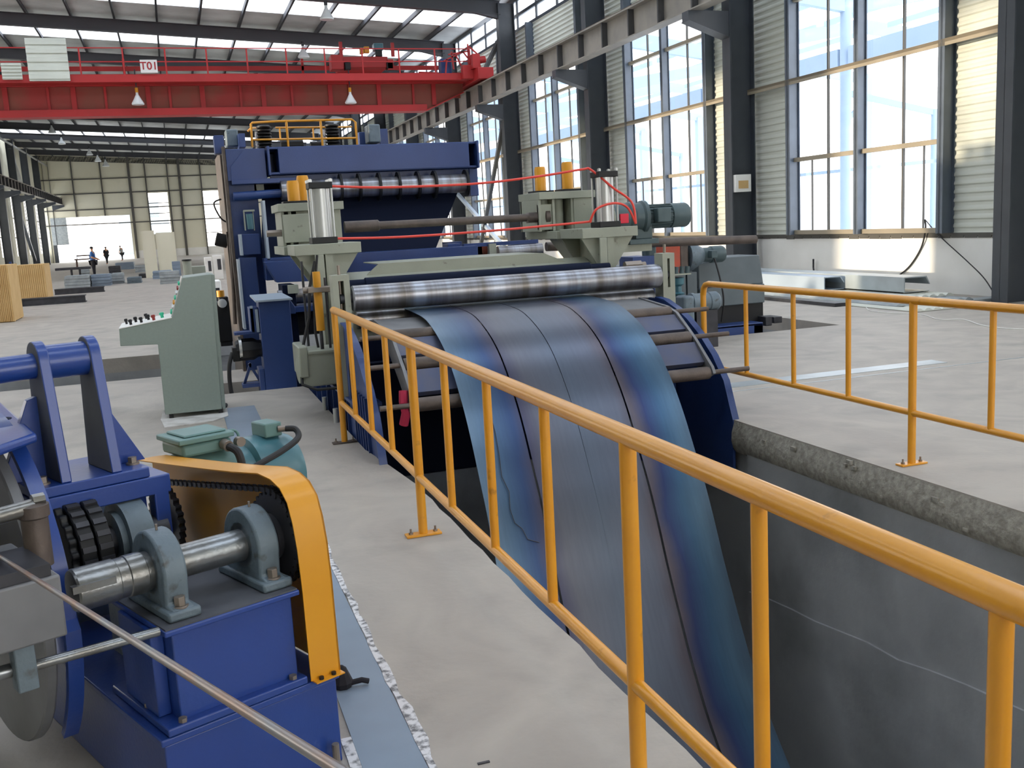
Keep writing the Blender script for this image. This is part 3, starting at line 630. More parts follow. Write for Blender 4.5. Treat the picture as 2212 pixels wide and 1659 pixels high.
        cbl = MB(); cbl.tube([(1.22, 9.3, 1.45), (1.15, 9.3, 1.2), (1.12, 9.25, .95), (1.04, 9.2, .7), (.99, 9.1, .5), (.98, 9.0, .36), (1.1, 8.95, .31), (1.3, 8.93, .31)], .014, 8)
        cbl.tube([(1.25, 9.33, 1.5), (1.18, 9.28, 1.1), (1.16, 9.22, .8), (1.18, 9.2, .6)], .012, 8); build('cable_bundle', cbl, 'rubber', st)
    else:
        build('end_nut', MB().cyl((4.34, 9.3, 1.2), (4.52, 9.3, 1.2), .05, n=6).cyl((4.5, 9.3, 1.2), (4.57, 9.3, 1.2), .035, n=12), 'bolt', st)
# rolls and cross parts
rl = build('front_roll', MB().lathe((1.40, 8.5, 1.13), (1, 0, 0), [(0, .03), (0, .1), (.012, .112), (2.9, .112), (2.912, .1), (2.912, .03)], 40), 'steel', st)
rl['label'] = 'large worn bright steel roll'
many('roll_journal', [MB().cyl((1.3, 8.5, 1.135), (1.42, 8.5, 1.135), .04, n=16), MB().cyl((4.3, 8.5, 1.135), (4.42, 8.5, 1.135), .04, n=16)], 'dark', rl)
build('upper_roll', MB().lathe((1.47, 9.35, 1.205), (1, 0, 0), [(0, .02), (0, .045), (.2, .045), (.21, .058), (2.5, .058), (2.51, .04), (2.72, .04)], 24), 'navy', st)
build('front_panel', MB().box(1.4, 4.36, 8.78, 8.82, .86, 1.14), 'grey', st, .003)
build('lower_panel', MB().box(1.4, 4.36, 8.62, 8.68, .7, .93), 'grey', st, .003)
b = MB(); b.prism([(8.84, 1.06), (9.55, 1.17), (9.9, 1.3), (9.9, 1.27), (9.55, 1.14), (8.84, 1.03)], 1.45, 4.15, 'x'); build('deck_plate', b, 'grey', st)
b = MB(); q = [at(815, 570, 9.9), at(850, 558, 9.9), at(1200, 547, 9.9), at(1215, 560, 9.9)]
b.prism([(1.75, 1.24), (1.9, 1.36), (3.65, 1.37), (3.95, 1.24)], 9.8, 9.83, 'y'); b.prism([(1.9, 1.36), (3.65, 1.37), (3.7, 1.37), (1.9, 1.37)], 9.8, 10.6, 'y'); build('hood_plate', b, 'grey', st)
build('lower_roll', MB().cyl((1.45, 8.62, .93), (4.3, 8.62, .93), .075, n=28), 'steel', st)
gs = build('drive_shaft', MB().lathe((1.7, 10.42, 1.745), (1, 0, 0), [(0, .03), (0, .06), (.35, .06), (.37, .042), (2.0, .042), (2.02, .056), (2.2, .056), (2.21, .085), (2.26, .085), (2.26, .03)], 20), 'brown', st)
# red air hoses
b = MB(); b.tube(hose([(1.47, 9.6, 2.13), (2.0, 9.62, 2.1), (2.9, 9.62, 2.1), (3.6, 9.64, 2.15), (4.05, 9.62, 2.2), (4.14, 9.6, 2.19), (4.33, 9.5, 2.0), (4.5, 9.42, 1.84), (4.53, 9.4, 1.62)]), .012)
build('air_hose', b, 'hose', st)
b = MB(); b.tube(hose([(1.48, 9.55, 1.64), (2.1, 9.58, 1.62), (3.0, 9.6, 1.63), (3.9, 9.55, 1.66), (4.08, 9.5, 1.67)]), .012)
b.tube(hose([(4.06, 9.5, 1.66), (4.12, 9.45, 1.79), (4.3, 9.42, 1.84), (4.45, 9.42, 1.79), (4.53, 9.4, 1.62)]), .012)
build('air_hose', b, 'hose', st)
# ================================================================== GEARED MOTOR ON THE STAND
gm = thing('geared_motor', 'dark grey geared motor with a red label on the right end of the roll stand', 'motor', (5.1, 10.3, 1.5))
mz, my = 1.71, 10.35
build('mounting_flange', MB().lathe((4.68, my, mz), (1, 0, 0), [(0, .1), (0, .17), (.04, .17), (.04, .1)], 28), 'grey', gm)
build('gear_case', MB().lathe((4.72, my, mz), (1, 0, 0), [(0, .1), (.02, .135), (.2, .135), (.22, .15), (.26, .15), (.28, .13), (.36, .14), (.38, .16), (.42, .16), (.44, .1)], 28), 'motor', gm)
b = MB().lathe((5.14, my, mz), (1, 0, 0), [(0, .09), (.02, .105), (.3, .105), (.31, .12), (.5, .12), (.52, .11), (.53, .06)], 28)
for i in range(20):
    a = 2*math.pi*i/20; b.bar((5.16, my+math.cos(a)*.112, mz+math.sin(a)*.112), (5.44, my+math.cos(a)*.112, mz+math.sin(a)*.112), .006, .014, (0, math.cos(a), math.sin(a)))
build('motor_body', b, 'motor', gm)
build('terminal_cover', MB().box(5.2, 5.36, my-.2, my-.1, mz-.06, mz+.08), 'motor', gm, .01)
build('red_label', MB().box(4.78, 4.88, my-.15, my-.13, mz-.05, mz+.04), 'scarlet', gm, .004)
build('motor_foot', MB().box(4.9, 5.25, my-.12, my+.12, 1.45, 1.5).box(5.0, 5.2, my-.07, my+.07, 1.5, 1.64), 'motor', gm, .006)
build('support_bracket', MB().box(4.45, 5.2, my-.05, my+.1, 1.5-.12, 1.45).box(4.45, 4.7, my-.2, my+.2, 1.45, 1.5), 'grey', gm)
gm.location = (4.88, 9.95, 1.45); gm.scale = (1, 1.12, 1.12)
pa, pb_ = at(1335, 527, 11.3), at(1632, 517, 11.3)
tag(build('long_bar', MB().cyl(pa, pb_, .055, n=20).cyl(at(1180, 533, 11.3), pa, .055, n=20), 'brown'), 'long dark steel bar reaching out to the right of the roll stand', 'steel bar')
# ================================================================== BLUE PLATE LEVELLER
def pb(mb, xl, yt, xr, yb, Y, dep):
    """box whose front face at distance Y is sighted between two picture corners"""
    a, b = ay(xl, (yt+yb)/2, Y), ay(xr, (yt+yb)/2, Y); t, q = ay((xl+xr)/2, yt, Y), ay((xl+xr)/2, yb, Y)
    return mb.box(a.x, b.x, Y, Y+dep, q.z, t.z)
lv = thing('plate_leveller', 'tall blue plate leveller frame with a yellow railed platform behind the roll stand', 'leveller', (2.6, 14, 0))
b = MB(); b.box(.75, 1.12, 13.6, 15.6, -1.0, 2.83); build('side_frame', b, 'blue', lv, .01)
build('side_frame', MB().box(3.2, 3.5, 14.4, 15.4, -1.0, 2.5), 'blue', lv, .01)
build('frame_flange', MB().box(.72, .76, 13.55, 15.7, -1.0, 2.86), 'brown', lv, .004)
b = MB(); b.box(.76, 1.25, 13.52, 15.4, 2.42, 2.82); b.prism([(1.0, 2.82), (1.25, 2.82), (1.25, 2.4), (.8, 2.4), (.8, 2.6)], 13.5, 13.54, 'y'); b.box(.8, 1.6, 13.4, 13.6, 2.37, 2.43); build('head_block', b, 'blue', lv, .006)
cb = MB(); cb.box(1.41, 3.99, 13.45, 14.0, 2.49, 2.82); cb.box(1.27, 4.12, 13.98, 14.02, 2.49, 2.82)
for x in (1.27, 4.09): cb.box(x, x+.03, 13.4, 14.0, 2.47, 2.84)
for z in (2.48, 2.8): cb.box(1.28, 4.11, 13.46, 14.0, z, z+.03)
cb.box(1.3, 4.1, 13.62, 13.66, 2.4, 2.48)
build('cross_beam', cb, 'blue', lv, .006)
build('beam_bracket', MB().box(4.02, 4.14, 13.6, 13.9, 2.1, 2.48).box(3.7, 4.1, 13.65, 13.9, 2.36, 2.5), 'blue', lv, .004)
build('under_beam', MB().box(1.1, 4.05, 13.9, 14.3, 2.28, 2.46), 'navy', lv)
prof = [(0, .03), (0, .12), (.6, .12)]
ro = build('backing_roll', MB().lathe((1.40, 13.4, 2.27), (1, 0, 0), [(0, .04), (0, .125), (2.52, .125), (2.52, .04)], 32), 'steel', lv)
for i, px in enumerate((735, 775, 818, 860, 902, 938, 1006)):
    x = ay(px, 400, 13.4).x; build('roll_collar', MB().lathe((x-.014, 13.4, 2.27), (1, 0, 0), [(0, .1), (0, .185), (.028, .185), (.028, .1)], 28), 'black', ro)
build('end_pipe', MB().cyl((.8, 13.45, 2.22), (1.42, 13.45, 2.24), .055, n=20), 'blue', lv)
# dark apron plate hanging below the roll
ap = MB(); q = [ay(566, 420, 13.62), ay(990, 412, 13.62), ay(942, 535, 13.36), ay(566, 560, 13.36)]
ap.add([*q, *[p+Vector((0, .05, 0)) for p in q]], [(0, 1, 2, 3), (7, 6, 5, 4), (0, 4, 5, 1), (1, 5, 6, 2), (2, 6, 7, 3), (3, 7, 4, 0)]); build('apron_plate', ap, 'navy', lv)
b = MB(); b.box(1.12, 1.15, 13.0, 13.3, 1.4, 2.14); build('apron_edge_bar', b, 'jamb', lv)
b = MB(); b.box(1.08, 3.9, 13.0, 13.35, 1.14, 1.42); build('lower_beam', b, 'blue', lv, .006)
build('lower_plate', MB().prism([(1.05, 1.38), (2.2, 1.38), (1.95, 1.1), (1.18, 1.12)], 12.7, 12.98, 'y'), 'blue', lv, .004)
b = MB(); pb(b, 972, 522, 1003, 700, 13.8, .3); build('right_leg', b, 'blue', lv, .004)
b = MB(); pb(b, 970, 526, 996, 600, 13.2, .3); build('right_foot', b, 'blue', lv, .004)
b = MB(); pb(b, 522, 505, 562, 550, 13.25, .3); pb(b, 524, 556, 560, 700, 13.25, .25); build('valve_box', b, 'blue', lv, .006)
b = MB(); pb(b, 519, 506, 524, 552, 13.2, .3); pb(b, 520, 560, 525, 712, 13.2, .3); build('box_edge', b, 'jamb', lv)
b = MB(); b.cyl(ay(538, 462, 13.45), ay(542, 495, 13.45), .045, n=16); build('oil_cup', b, 'teal', lv)
b = MB(); pb(b, 527, 455, 530, 498, 13.44, .04); pb(b, 547, 455, 549, 498, 13.44, .04); pb(b, 526, 453, 550, 457, 13.42, .08); build('cup_bracket', b, 'grey', lv)
b = MB(); pb(b, 549, 392, 570, 412, 13.6, .1); build('bracket_plate', b, 'grey', lv)
# platform on top: rail, spring stacks, blocks
pr_ = MB(); zt, zm, zl = 3.13, 2.98, 2.90
Z = lambda px, py, Y: ay(px, py, Y)
Yp = 14.2
def pt(px, py, Y=14.2): return tuple(ay(px, py, Y))
b = MB(); b.tube([pt(545, 318), pt(542, 268), pt(545, 265), pt(600, 262), pt(760, 258), pt(768, 264), pt(772, 316)], .016, 8)
for px in (618, 692): b.tube([pt(px, 259+(px-618)*-.02), pt(px+5, 317)], .016, 8)
b.tube([pt(546, 302), pt(770, 298)], .014, 8); b.tube([pt(595, 276, 15), pt(760, 274, 15)], .014, 8)
for px in (604, 676): b.tube([pt(px, 277, 15), pt(px+2, 300, 15)], .012, 8)
b.tube([pt(535, 284, 14.8), pt(542, 277, 14.8), pt(560, 276, 15)], .014, 8)
build('platform_rail', b, 'yellow', lv)
for px in (573, 720):
    p0 = ay(px, 318, 14.4); sp_ = MB()
    for i in range(8): sp_.lathe((p0.x, p0.y, 2.84+i*.045), (0, 0, 1), [(0, .075), (.015, .1), (.03, .1), (.045, .075)], 18)
    sk = build('spring_stack', sp_, 'black', lv)
    p1 = ay(px-18, 300, 14.4); build('chain_strip', MB().box(p1.x-.02, p1.x+.02, p1.y, p1.y+.03, 2.84, 3.12), 'caulk', sk)
for xl, xr, yt, yb in ((488, 515, 279, 316), (796, 822, 268, 308)):
    b = MB(); pb(b, xl, yt, xr, yb, 14.1, .3); build('screw_block', b, 'cast', lv, .02)
for args in ((463, 292, 484, 332, 13.7, .25), (516, 288, 530, 318, 13.9, .4), (776, 285, 796, 312, 14.5, .3), (820, 278, 838, 312, 14.5, .3)): build('head_lug', pb(MB(), *args), 'blue', lv, .006)
b = MB(); pb(b, 484, 335, 492, 520, 13.75, .08); pb(b, 496, 500, 508, 650, 13.75, .08); b.tube([ay(487, 350, 13.7), ay(494, 450, 13.7), ay(500, 540, 13.7), ay(508, 700, 13.7)], .025, 8); build('cable_run', b, 'brown', lv)
b = MB(); b.cyl(ay(466, 516, 14), ay(492, 522, 14), .09, n=14); b.tube(hose([ay(478, 430, 14), ay(462, 440, 14), ay(476, 470, 14), ay(490, 480, 14)]), .012, 8); build('limit_switch', b, 'black', lv, .01)
b = MB(); b.box(1.25, 3.9, 13.95, 15.4, 2.78, 2.84); build('platform_floor', b, 'navy', lv)
build('screw_motor', MB().cyl((1.55, 14.3, 2.92), (1.85, 14.3, 2.92), .07, n=16).cyl((1.95, 14.3, 2.9), (2.1, 14.3, 2.9), .06, n=16), 'black', lv)
# stuff under and between the frames
b = MB(); b.cyl((1.15, 12.4, .95), (3.9, 12.4, .95), .09, n=24); build('feed_roll', b, 'steel', lv)
build('feed_roll', MB().cyl((1.12, 12.6, .62), (3.9, 12.6, .62), .17, n=28), 'dark', lv)
build('feed_table', MB().box(1.1, 3.9, 12.1, 12.9, .78, .84), 'blue', lv)
many('feed_frame', [MB().box(1.2, 1.35, 12.3, 12.8, -1, 1.1), MB().box(3.7, 3.85, 12.3, 12.8, -1, 1.1)], 'navy', lv)
b = MB(); b.box(1.26, 1.38, 12.2, 12.5, 1.0, 1.1); b.box(1.55, 1.62, 12.2, 12.4, 1.0, 1.14); b.box(1.7, 1.78, 12.2, 12.4, 1.0, 1.1); build('bearing_blocks', b, 'grey', lv)
# back of the machine on the right: rust plate, grey post, grey-blue roller rack
rk = thing('roller_rack', 'grey roller rack with a rusty plate standing behind the roll stand', 'roller rack', (4.6, 14, 0))
b = MB(); pb(b, 1005, 530, 1058, 565, 13.3, .06); build('rust_plate', b, 'ored', rk)
b = MB(); pb(b, 1058, 526, 1073, 575, 13.1, .1); build('post', b, 'grey', rk)
build('rack_beam', MB().bar(ay(1000, 531, 13.2), ay(1160, 521, 13.2), .1, .05), 'blue', rk)
build('rack_roller', MB().cyl(ay(1075, 545, 13.15), ay(1170, 538, 13.15), .085, n=22), 'steel', rk)
build('rack_leg', MB().box(3.95, 4.05, 13.3, 13.6, -1.0, 1.4).box(4.75, 4.85, 13.3, 13.6, 0, 1.4), 'dark', rk)
# ================================================================== BLUE PILLAR WITH HYDRAULIC UNIT
pl_ = thing('hydraulic_pillar', 'blue steel pillar with a pale sloping top and a small hydraulic motor', 'pillar', (1.0, 11.7, -1))
build('pillar_body', MB().box(.85, 1.2, 11.6, 11.95, -1.0, .98).box(.79, .85, 11.62, 11.95, -1, .2).box(.75, .85, 11.7, 12.0, .62, .9).prism([(.85, .98), (1.2, .98), (1.26, .88), (1.26, .8), (1.2, .8)], 11.62, 11.9, 'y'), 'blue', pl_, .008)
build('pillar_top', MB().add([(.82, 11.57, .985), (1.23, 11.57, .985), (1.16, 12.02, 1.03), (.79, 12.02, 1.03), (.82, 11.57, .965), (1.23, 11.57, .965), (1.16, 12.02, 1.01), (.79, 12.02, 1.01)], [(0, 1, 2, 3), (7, 6, 5, 4), (0, 4, 5, 1), (1, 5, 6, 2), (2, 6, 7, 3), (3, 7, 4, 0)]), 'jamb', pl_)
build('bracket_shelf', MB().box(.56, .86, 11.7, 11.9, .6, .63), 'blue', pl_, .003)
hm = build('hydraulic_motor', MB().lathe((.56, 11.8, .42), (1, 0, 0), [(0, .06), (0, .1), (.05, .13), (.2, .13), (.25, .1), (.3, .1)], 8).box(.52, .6, 11.7, 11.86, .3, .46), 'black', pl_, .006)
build('motor_rim', MB().lathe((.6, 11.8, .44), (1, 0, 0), [(0, .1), (0, .136), (.03, .136), (.03, .1)], 20), 'alu', hm)
build('motor_support', MB().box(.6, .84, 11.75, 11.95, -.02, .02).bar((.62, 11.85, .0), (.72, 11.85, .25), .04, .03).bar((.82, 11.85, .0), (.7, 11.85, .25), .04, .03), 'blue', pl_)
build('guide_rods', MB().box(.76, .79, 11.7, 11.73, .62, .92).box(.81, .84, 11.66, 11.69, .62, .88), 'jamb', pl_)
build('hydraulic_hose', MB().tube(hose([(.52, 11.75, .4), (.47, 11.7, .25), (.46, 11.68, 0), (.5, 11.6, -.2), (.6, 11.45, -.38), (.72, 11.32, -.5)]), .024, 10), 'rubber', pl_)
struct('trim_10', MB().box(.28, .36, 11.3, 11.38, -.22, .0), 'white', 'white concrete stub at the corner of the machine pit', 'concrete stub')
p = MB(); p.box(.32, 1.0, 12.6, 13.8, -1.0, -.06); p.box(.32, .95, 11.35, 12.2, -1.0, -.35)
struct('floor_ledge', p, 'concrete', 'pale concrete ledge inside the machine pit', 'ledge')
# ================================================================== CONTROL CONSOLE
cs = thing('control_console', 'grey green steel control console with a sloping button desk, standing on the left floor', 'control console', (0, 10.3, 0))
def cp(px, py): p = ay(px, py, 10.0); return (p.x, p.z)
P_ = [cp(*q) for q in ((455, 592), (394, 600), (371, 687), (257, 711), (260, 748), (341, 744), (357, 896), (480, 884))]
build('cabinet', MB().prism(P_, 10.0, 10.62, 'y'), 'console', cs, .006)
bx_ = P_[0][0]; build('side_rim', MB().prism([(P_[0][0]-.01, P_[0][1]), (P_[0][0]+.035, P_[0][1]-.01), (P_[7][0]+.035, P_[7][1]), (P_[7][0]-.01, P_[7][1])], 10.02, 10.6, 'y'), 'console', cs, .004)
build('foot', MB().box(-.2, -.16, 10.02, 10.06, 0, .07).box(-.2, .3, 10.3, 10.55, 0, .07).box(.26, .3, 10.02, 10.06, 0, .07), 'black', cs)
# desk top plate and face of lamps
d0, d1 = Vector((P_[3][0], 0, P_[3][1])), Vector((P_[2][0], 0, P_[2][1])); dd = d1-d0
build('desk_plate', MB().bar((d0.x, 10.31, d0.z+.004), (d1.x, 10.31, d1.z+.004), .63, .008), 'white', cs)
for i, (t, y, c, r_) in enumerate(((.22, 10.12, 'black', .018), (.42, 10.14, 'black', .018), (.3, 10.35, 'black', .018), (.55, 10.3, 'black', .018), (.66, 10.1, 'bred', .02), (.82, 10.2, 'bgreen', .022), (.12, 10.35, 'black', .016), (.5, 10.5, 'black', .018))):
    p = d0+dd*t; n_ = Vector((-dd.z, 0, dd.x)).normalized()
    kn = build('push_button', MB().lathe((p.x, y, p.z+.006), n_, [(0, r_*.7), (.03, r_*.7), (.03, r_), (.05, r_), (.055, r_*.6)], 14), c, cs)
f0, f1 = Vector((P_[2][0], 0, P_[2][1])), Vector((P_[1][0], 0, P_[1][1])); fd = f1-f0
build('lamp_panel', MB().bar((f0.x-.004, 10.31, f0.z), (f1.x-.004, 10.31, f1.z), .6, .008, (-1, 0, 0)), 'alu', cs)
for i in range(7):
    for y in (10.08, 10.25, 10.42):
        p = f0+fd*(.12+.12*i); build('indicator_lamp', MB().lathe((p.x-.006, y, p.z), (-1, 0, 0), [(0, .014), (.015, .014), (.02, .008)], 10), ('bgreen', 'alu', 'orange', 'bgreen', 'alu', 'bred', 'bgreen')[i], cs)
build('cable_entry', MB().tube(hose([(.28, 10.3, .05), (.33, 10.3, .02), (.35, 10.5, .01)]), .02, 8), 'rubber', cs)
p = MB(); p.prism([(-.24, 9.55), (.18, 9.62), (.34, 9.82), (.36, 10.6), (-.26, 10.6), (-.28, 10.0)], .001, .012, 'z')
tag(build('mortar_pad', p, 'pad'), 'rough white mortar pad on the floor in front of the console foot', 'mortar pad')
# ================================================================== DRIVE GROUP IN THE RIGHT PIT
dg = thing('pit_gearbox', 'large dark grey green gearbox on a blue base in the right pit', 'gearbox', (7.3, 12.6, -1))
b = MB(); g = [ay(x, y, 12.4) for x, y in ((1508, 612), (1508, 665), (1648, 650), (1648, 612))]
b.box(g[0].x, g[2].x, 12.35, 13.0, g[2].z-.02, g[3].z)
b.box(5.75, g[0].x, 12.55, 13.0, .35, .98); b.prism([(g[0].x, g[3].z), (g[2].x, g[3].z), (g[2].x-.06, 1.06), (g[0].x+.25, 1.06), (g[0].x, .98)], 12.38, 12.95, 'y'); b.box(5.7, g[0].x+.3, 12.6, 12.95, .98, 1.03)
build('gear_case', b, 'box', dg, .012)
build('lifting_eye', MB().lathe((7.0, 12.7, 1.1), (0, 1, 0), [(0, .02), (0, .05), (.02, .05), (.02, .02)], 12), 'dark', dg)
build('case_foot', MB().box(6.3, g[2].x, 12.4, 13.0, .12, .42), 'black', dg)
build('base_frame', MB().box(4.6, 7.75, 12.1, 12.16, -1.0, .12).box(4.6, 7.75, 12.1, 13.3, .09, .13).box(7.6, 7.75, 12.1, 13.3, -1, .1), 'blue', dg, .006)
b = MB(); pb(b, 1654, 684, 1668, 704, 12.2, .4); pb(b, 1672, 684, 1690, 698, 12.4, .3); build('end_stop', b, 'dark', dg, .01)
bm = thing('bevel_gear_motor', 'brown red gearbox with a grey motor, high above the gearbox in the right pit', 'motor', (6.6, 12.2, 1))
b = MB(); c1_, c2_ = ay(1440, 560, 12.0), ay(1472, 600, 12.0); pb(b, 1438, 527, 1470, 596, 12.0, .4); build('gear_case', b, 'ored', bm, .012)
b = MB(); pb(b, 1469, 525, 1488, 590, 12.05, .35); build('gear_cover', b, 'brown', bm, .02)
q = ay(1488, 553, 12.2); build('bell_housing', MB().lathe((q.x-.05, 12.2, q.z), (1, 0, 0), [(0, .2), (.08, .2), (.2, .13), (.24, .11)], 24), 'cast', bm)
build('motor_body', MB().lathe((q.x+.17, 12.2, q.z), (1, 0, 0), [(0, .08), (.02, .1), (.15, .1), (.16, .115), (.33, .115), (.36, .1), (.37, .04)], 24), 'motor', bm)
build('terminal_cover', MB().box(q.x+.24, q.x+.33, 12.0, 12.1, q.z-.04, q.z+.06), 'motor', bm, .006)
build('stand_column', MB().box(6.35, 6.55, 12.1, 12.4, .1, .93).box(6.6, 6.75, 12.15, 12.3, .5, .9), 'box', bm, .006)
build('motor_cable', MB().tube(hose([(q.x+.28, 12.0, q.z-.05), (q.x+.33, 11.95, .8), (q.x+.38, 11.95, .5), (q.x+.4, 12.05, .2)]), .012, 8), 'rubber', bm)
hp_ = thing('hydraulic_pump', 'small teal hydraulic pump behind the right end of the big roll', 'pump', (6.2, 11.9, 0))
b = MB(); q = ay(1465, 612, 11.7); b.lathe((q.x, 11.7, q.z-.17), (0, 0, 1), [(0, .06), (.04, .085), (.06, .045), (.13, .04), (.16, .075), (.24, .08), (.25, .05)], 20); build('pump_body', b, 'teal', hp_)
b = MB(); b.box(q.x-.18, q.x+.14, 11.6, 11.85, q.z+.11, q.z+.13); build('pump_plate', b, 'grey', hp_)
for i in range(4): build('valve', MB().cyl((q.x-.14+i*.08, 11.64, q.z+.13), (q.x-.13+i*.08, 11.64, q.z+.22), .032, n=14), 'motor', hp_)
build('pump_stand', MB().box(q.x-.15, q.x+.1, 11.65, 11.8, .0, q.z-.17).prism([(q.x-.3, .35), (q.x-.15, .3), (q.x-.3, .85)], 11.6, 11.64, 'y'), 'tbox', hp_)
wm = thing('worm_gear_motor', 'grey worm gear motor lying low behind the corner of the right guard rail', 'motor', (6.3, 11.3, 0))
q = ay(1490, 655, 11.2); b = MB(); b.box(q.x-.13, q.x+.02, 11.1, 11.35, .02, q.z+.1); build('gear_case', b, 'cast', wm, .03)
build('motor_body', MB().lathe((q.x+.0, 11.22, q.z), (1, 0, 0), [(0, .08), (.02, .125), (.06, .125), (.08, .115), (.26, .115), (.27, .125), (.38, .125), (.41, .1), (.42, .04)], 24), 'cast', wm)
build('motor_foot', MB().box(q.x+.05, q.x+.35, 11.12, 11.32, .0, q.z-.1), 'dark', wm)
sb = thing('small_blue_tank', 'small blue steel tank behind the right upright of the roll stand', 'tank', (5.4, 11.4, 0))
b = MB(); pb(b, 1367, 553, 1440, 586, 11.3, .4); build('tank_body', b, 'blue', sb, .004)
build('tank_leg', MB().box(5.25, 5.3, 11.35, 11.4, 0, 1.0).box(5.7, 5.75, 11.35, 11.4, 0, 1.0), 'blue', sb)
b = MB(); q = ay(1402, 548, 11.5); b.lathe((q.x, 11.5, q.z-.09), (0, 0, 1), [(0, .16), (.04, .16), (.06, .09), (.2, .09), (.21, .05)], 20); build('tank_motor', b, 'motor', sb)
# distribution box on the second column
swb = build('switch_box', MB().box(12.52, 12.94, 20.62, 20.76, 2.12, 2.52), 'white', None, .01); OFF[swb.name] = Vector(); build('orange_label', MB().box(12.6, 12.86, 20.612, 20.62, 2.2, 2.38), 'tan', swb)
tag(swb, 'small cream switch box fixed to a dark column beside the windows', 'switch box')
# ================================================================== FOREGROUND: COIL DRIVE, TURNED IN PLAN
AZ = math.radians(23.75); UO = Vector((.354, 3.043, 0)); UU = Vector((math.cos(AZ), math.sin(AZ), 0)); UV = Vector((-math.sin(AZ), math.cos(AZ), 0))
def toloc(P): d = Vector(P)-UO; return Vector((d.dot(UU), d.dot(UV), d.z))
def lu(px, py, u): d = ray(px, py); return toloc(CAM+d*((UO.dot(UU)+u-CAM.dot(UU))/d.dot(UU)))
def lvv(px, py, v): d = ray(px, py); return toloc(CAM+d*((UO.dot(UV)+v-CAM.dot(UV))/d.dot(UV)))
cdv = thing('coil_drive', 'gloss blue coil drive with bearings, bright shaft and yellow chain guard at lower left', 'drive unit', UO, AZ)
def lb(name, mb, m, par=None, bev=0.0): return build(name, mb, m, par or cdv, bev, local=True)
lb('base', MB().box(-.575, .015, 0, 1.5, .285, .307).box(-.565, .005, .008, 1.49, 0, .285), 'fblue', None, .004)
lb('anchor_bolt', MB().cyl((-.04, -.03, 0), (-.04, -.03, .09), .012, n=10), 'bolt')
ped = lb('pedestal', MB().box(-.50, -.115, .03, .39, .33, .6).box(-.53, -.1, .0, .42, .6, .617).box(-.552, -.1, -.002, .42, .309, .333).box(-.54, -.5, .09, .33, .333, .6), 'fblue', None, .004)
lb('top_dust', MB().box(-.525, -.105, .006, .415, .617, .622), 'dusty', ped)
for u, v in ((-.5, .03), (-.14, .03), (-.53, .2)):
    lb('flange_bolt', MB().cyl((u, v-.012, .333), (u, v-.012, .345), .013, n=6), 'bolt', ped)
vc, zc = .19, .745
for u in (-.45, -.15):
    pr = [(vc-.15, .622), (vc+.15, .622), (vc+.15, .652), (vc+.11, .662)]+arc(vc, zc, .118, -15, 195, 20)+[(vc-.11, .662), (vc-.15, .652)]
    h = lb('pillow_block', MB().prism(pr, u-.036, u+.036, 'x').box(u-.05, u+.05, vc-.155, vc+.155, .622, .652), 'cast', None, .008)
    lb('seal_ring', MB().lathe((u-.034, vc, zc), (1, 0, 0), [(0, .062), (0, .09), (.068, .09), (.068, .062)], 28), 'dark', h)
    lb('bearing_race', MB().lathe((u-.036, vc, zc), (1, 0, 0), [(0, .06), (0, .072), (.072, .072), (.072, .06)], 28), 'shaft', h)
    for v in (vc-.122, vc+.122):
        bo = MB().cyl((u, v, .652), (u, v, .658), .024, n=18).cyl((u, v, .658), (u, v, .685), .017, n=6); lb('hex_bolt', bo, 'bolt', h, .001)
    lb('grease_nipple', MB().cyl((u, vc-.01, zc+.115), (u, vc-.01, zc+.135), .004, n=8), 'bolt', h)
sh = lb('shaft', MB().lathe((-.705, vc, zc), (1, 0, 0), [(0, .045), (.002, .058), (.008, .062), (.12, .062), (.123, .059), (.15, .059), (.153, .062), (.20, .062), (.203, .058), (.3, .058), (.303, .05), (.52, .05), (.523, .055), (.64, .055), (.643, .04), (.7, .04)], 40), 'shaft')
lb('shaft_key', MB().box(-.72, -.60, vc-.065, vc-.04, zc+.01, zc+.03), 'shaft', sh)
us = -.062
def gear(u0, u1, v, z, r, n):
    mb = MB(); pts = []
    for i in range(n):
        for k, rr in ((0, r*.93), (.25, r), (.5, r), (.75, r*.93)):
            a = 2*math.pi*(i+k)/n; pts.append((v+rr*math.cos(a), z+rr*math.sin(a)))
    return mb.prism(pts, u0, u1, 'x')
lb('sprocket', gear(us-.012, us+.012, vc, zc, .145, 30).cyl((us-.03, vc, zc), (us+.03, vc, zc), .075, n=24), 'dark')
v2, z2 = 1.06, .63
lb('sprocket', gear(us-.012, us+.012, v2, z2, .145, 30).cyl((us-.05, v2, z2), (us+.03, v2, z2), .06, n=24), 'dark')
# roller chain round the two sprockets: links as one mesh, front links are the ones in view
cpts = []; R_ = .152
a0 = math.atan2(z2-zc, v2-vc)
nx, nz = -math.sin(a0), math.cos(a0)
for i in range(44): t = i/44; cpts.append((vc+(v2-vc)*(1-t)+nx*R_, zc+(z2-zc)*(1-t)+nz*R_))
for i in range(26): a = a0+math.pi/2+math.pi*i/26; cpts.append((vc+R_*math.cos(a), zc+R_*math.sin(a)))
ch = MB()
for i in range(len(cpts)-1):
    (va, za), (vb, zb) = cpts[i], cpts[i+1]
    for off in (-.011, .011):
        if (i % 2): off *= 1.45
        ch.bar((us+off, va, za), (us+off, vb, zb), .003, .016, (0, -(zb-za), (vb-va)))
    ch.cyl((us-.013, va, za), (us+.013, va, za), .006, n=8)
lb('drive_chain', ch, 'dark')
GP = [(-.004, .312), (0, .62), (.008, .74), (.022, .82), (.045, .885), (.085, .925), (.14, .945), (.22, .952), (.4, .93), (.7, .9), (1.0, .872), (1.2, .855), (1.33, .83)]
gd = lb('chain_guard', MB().sheet(GP, -.09, .018, .004), 'guard')
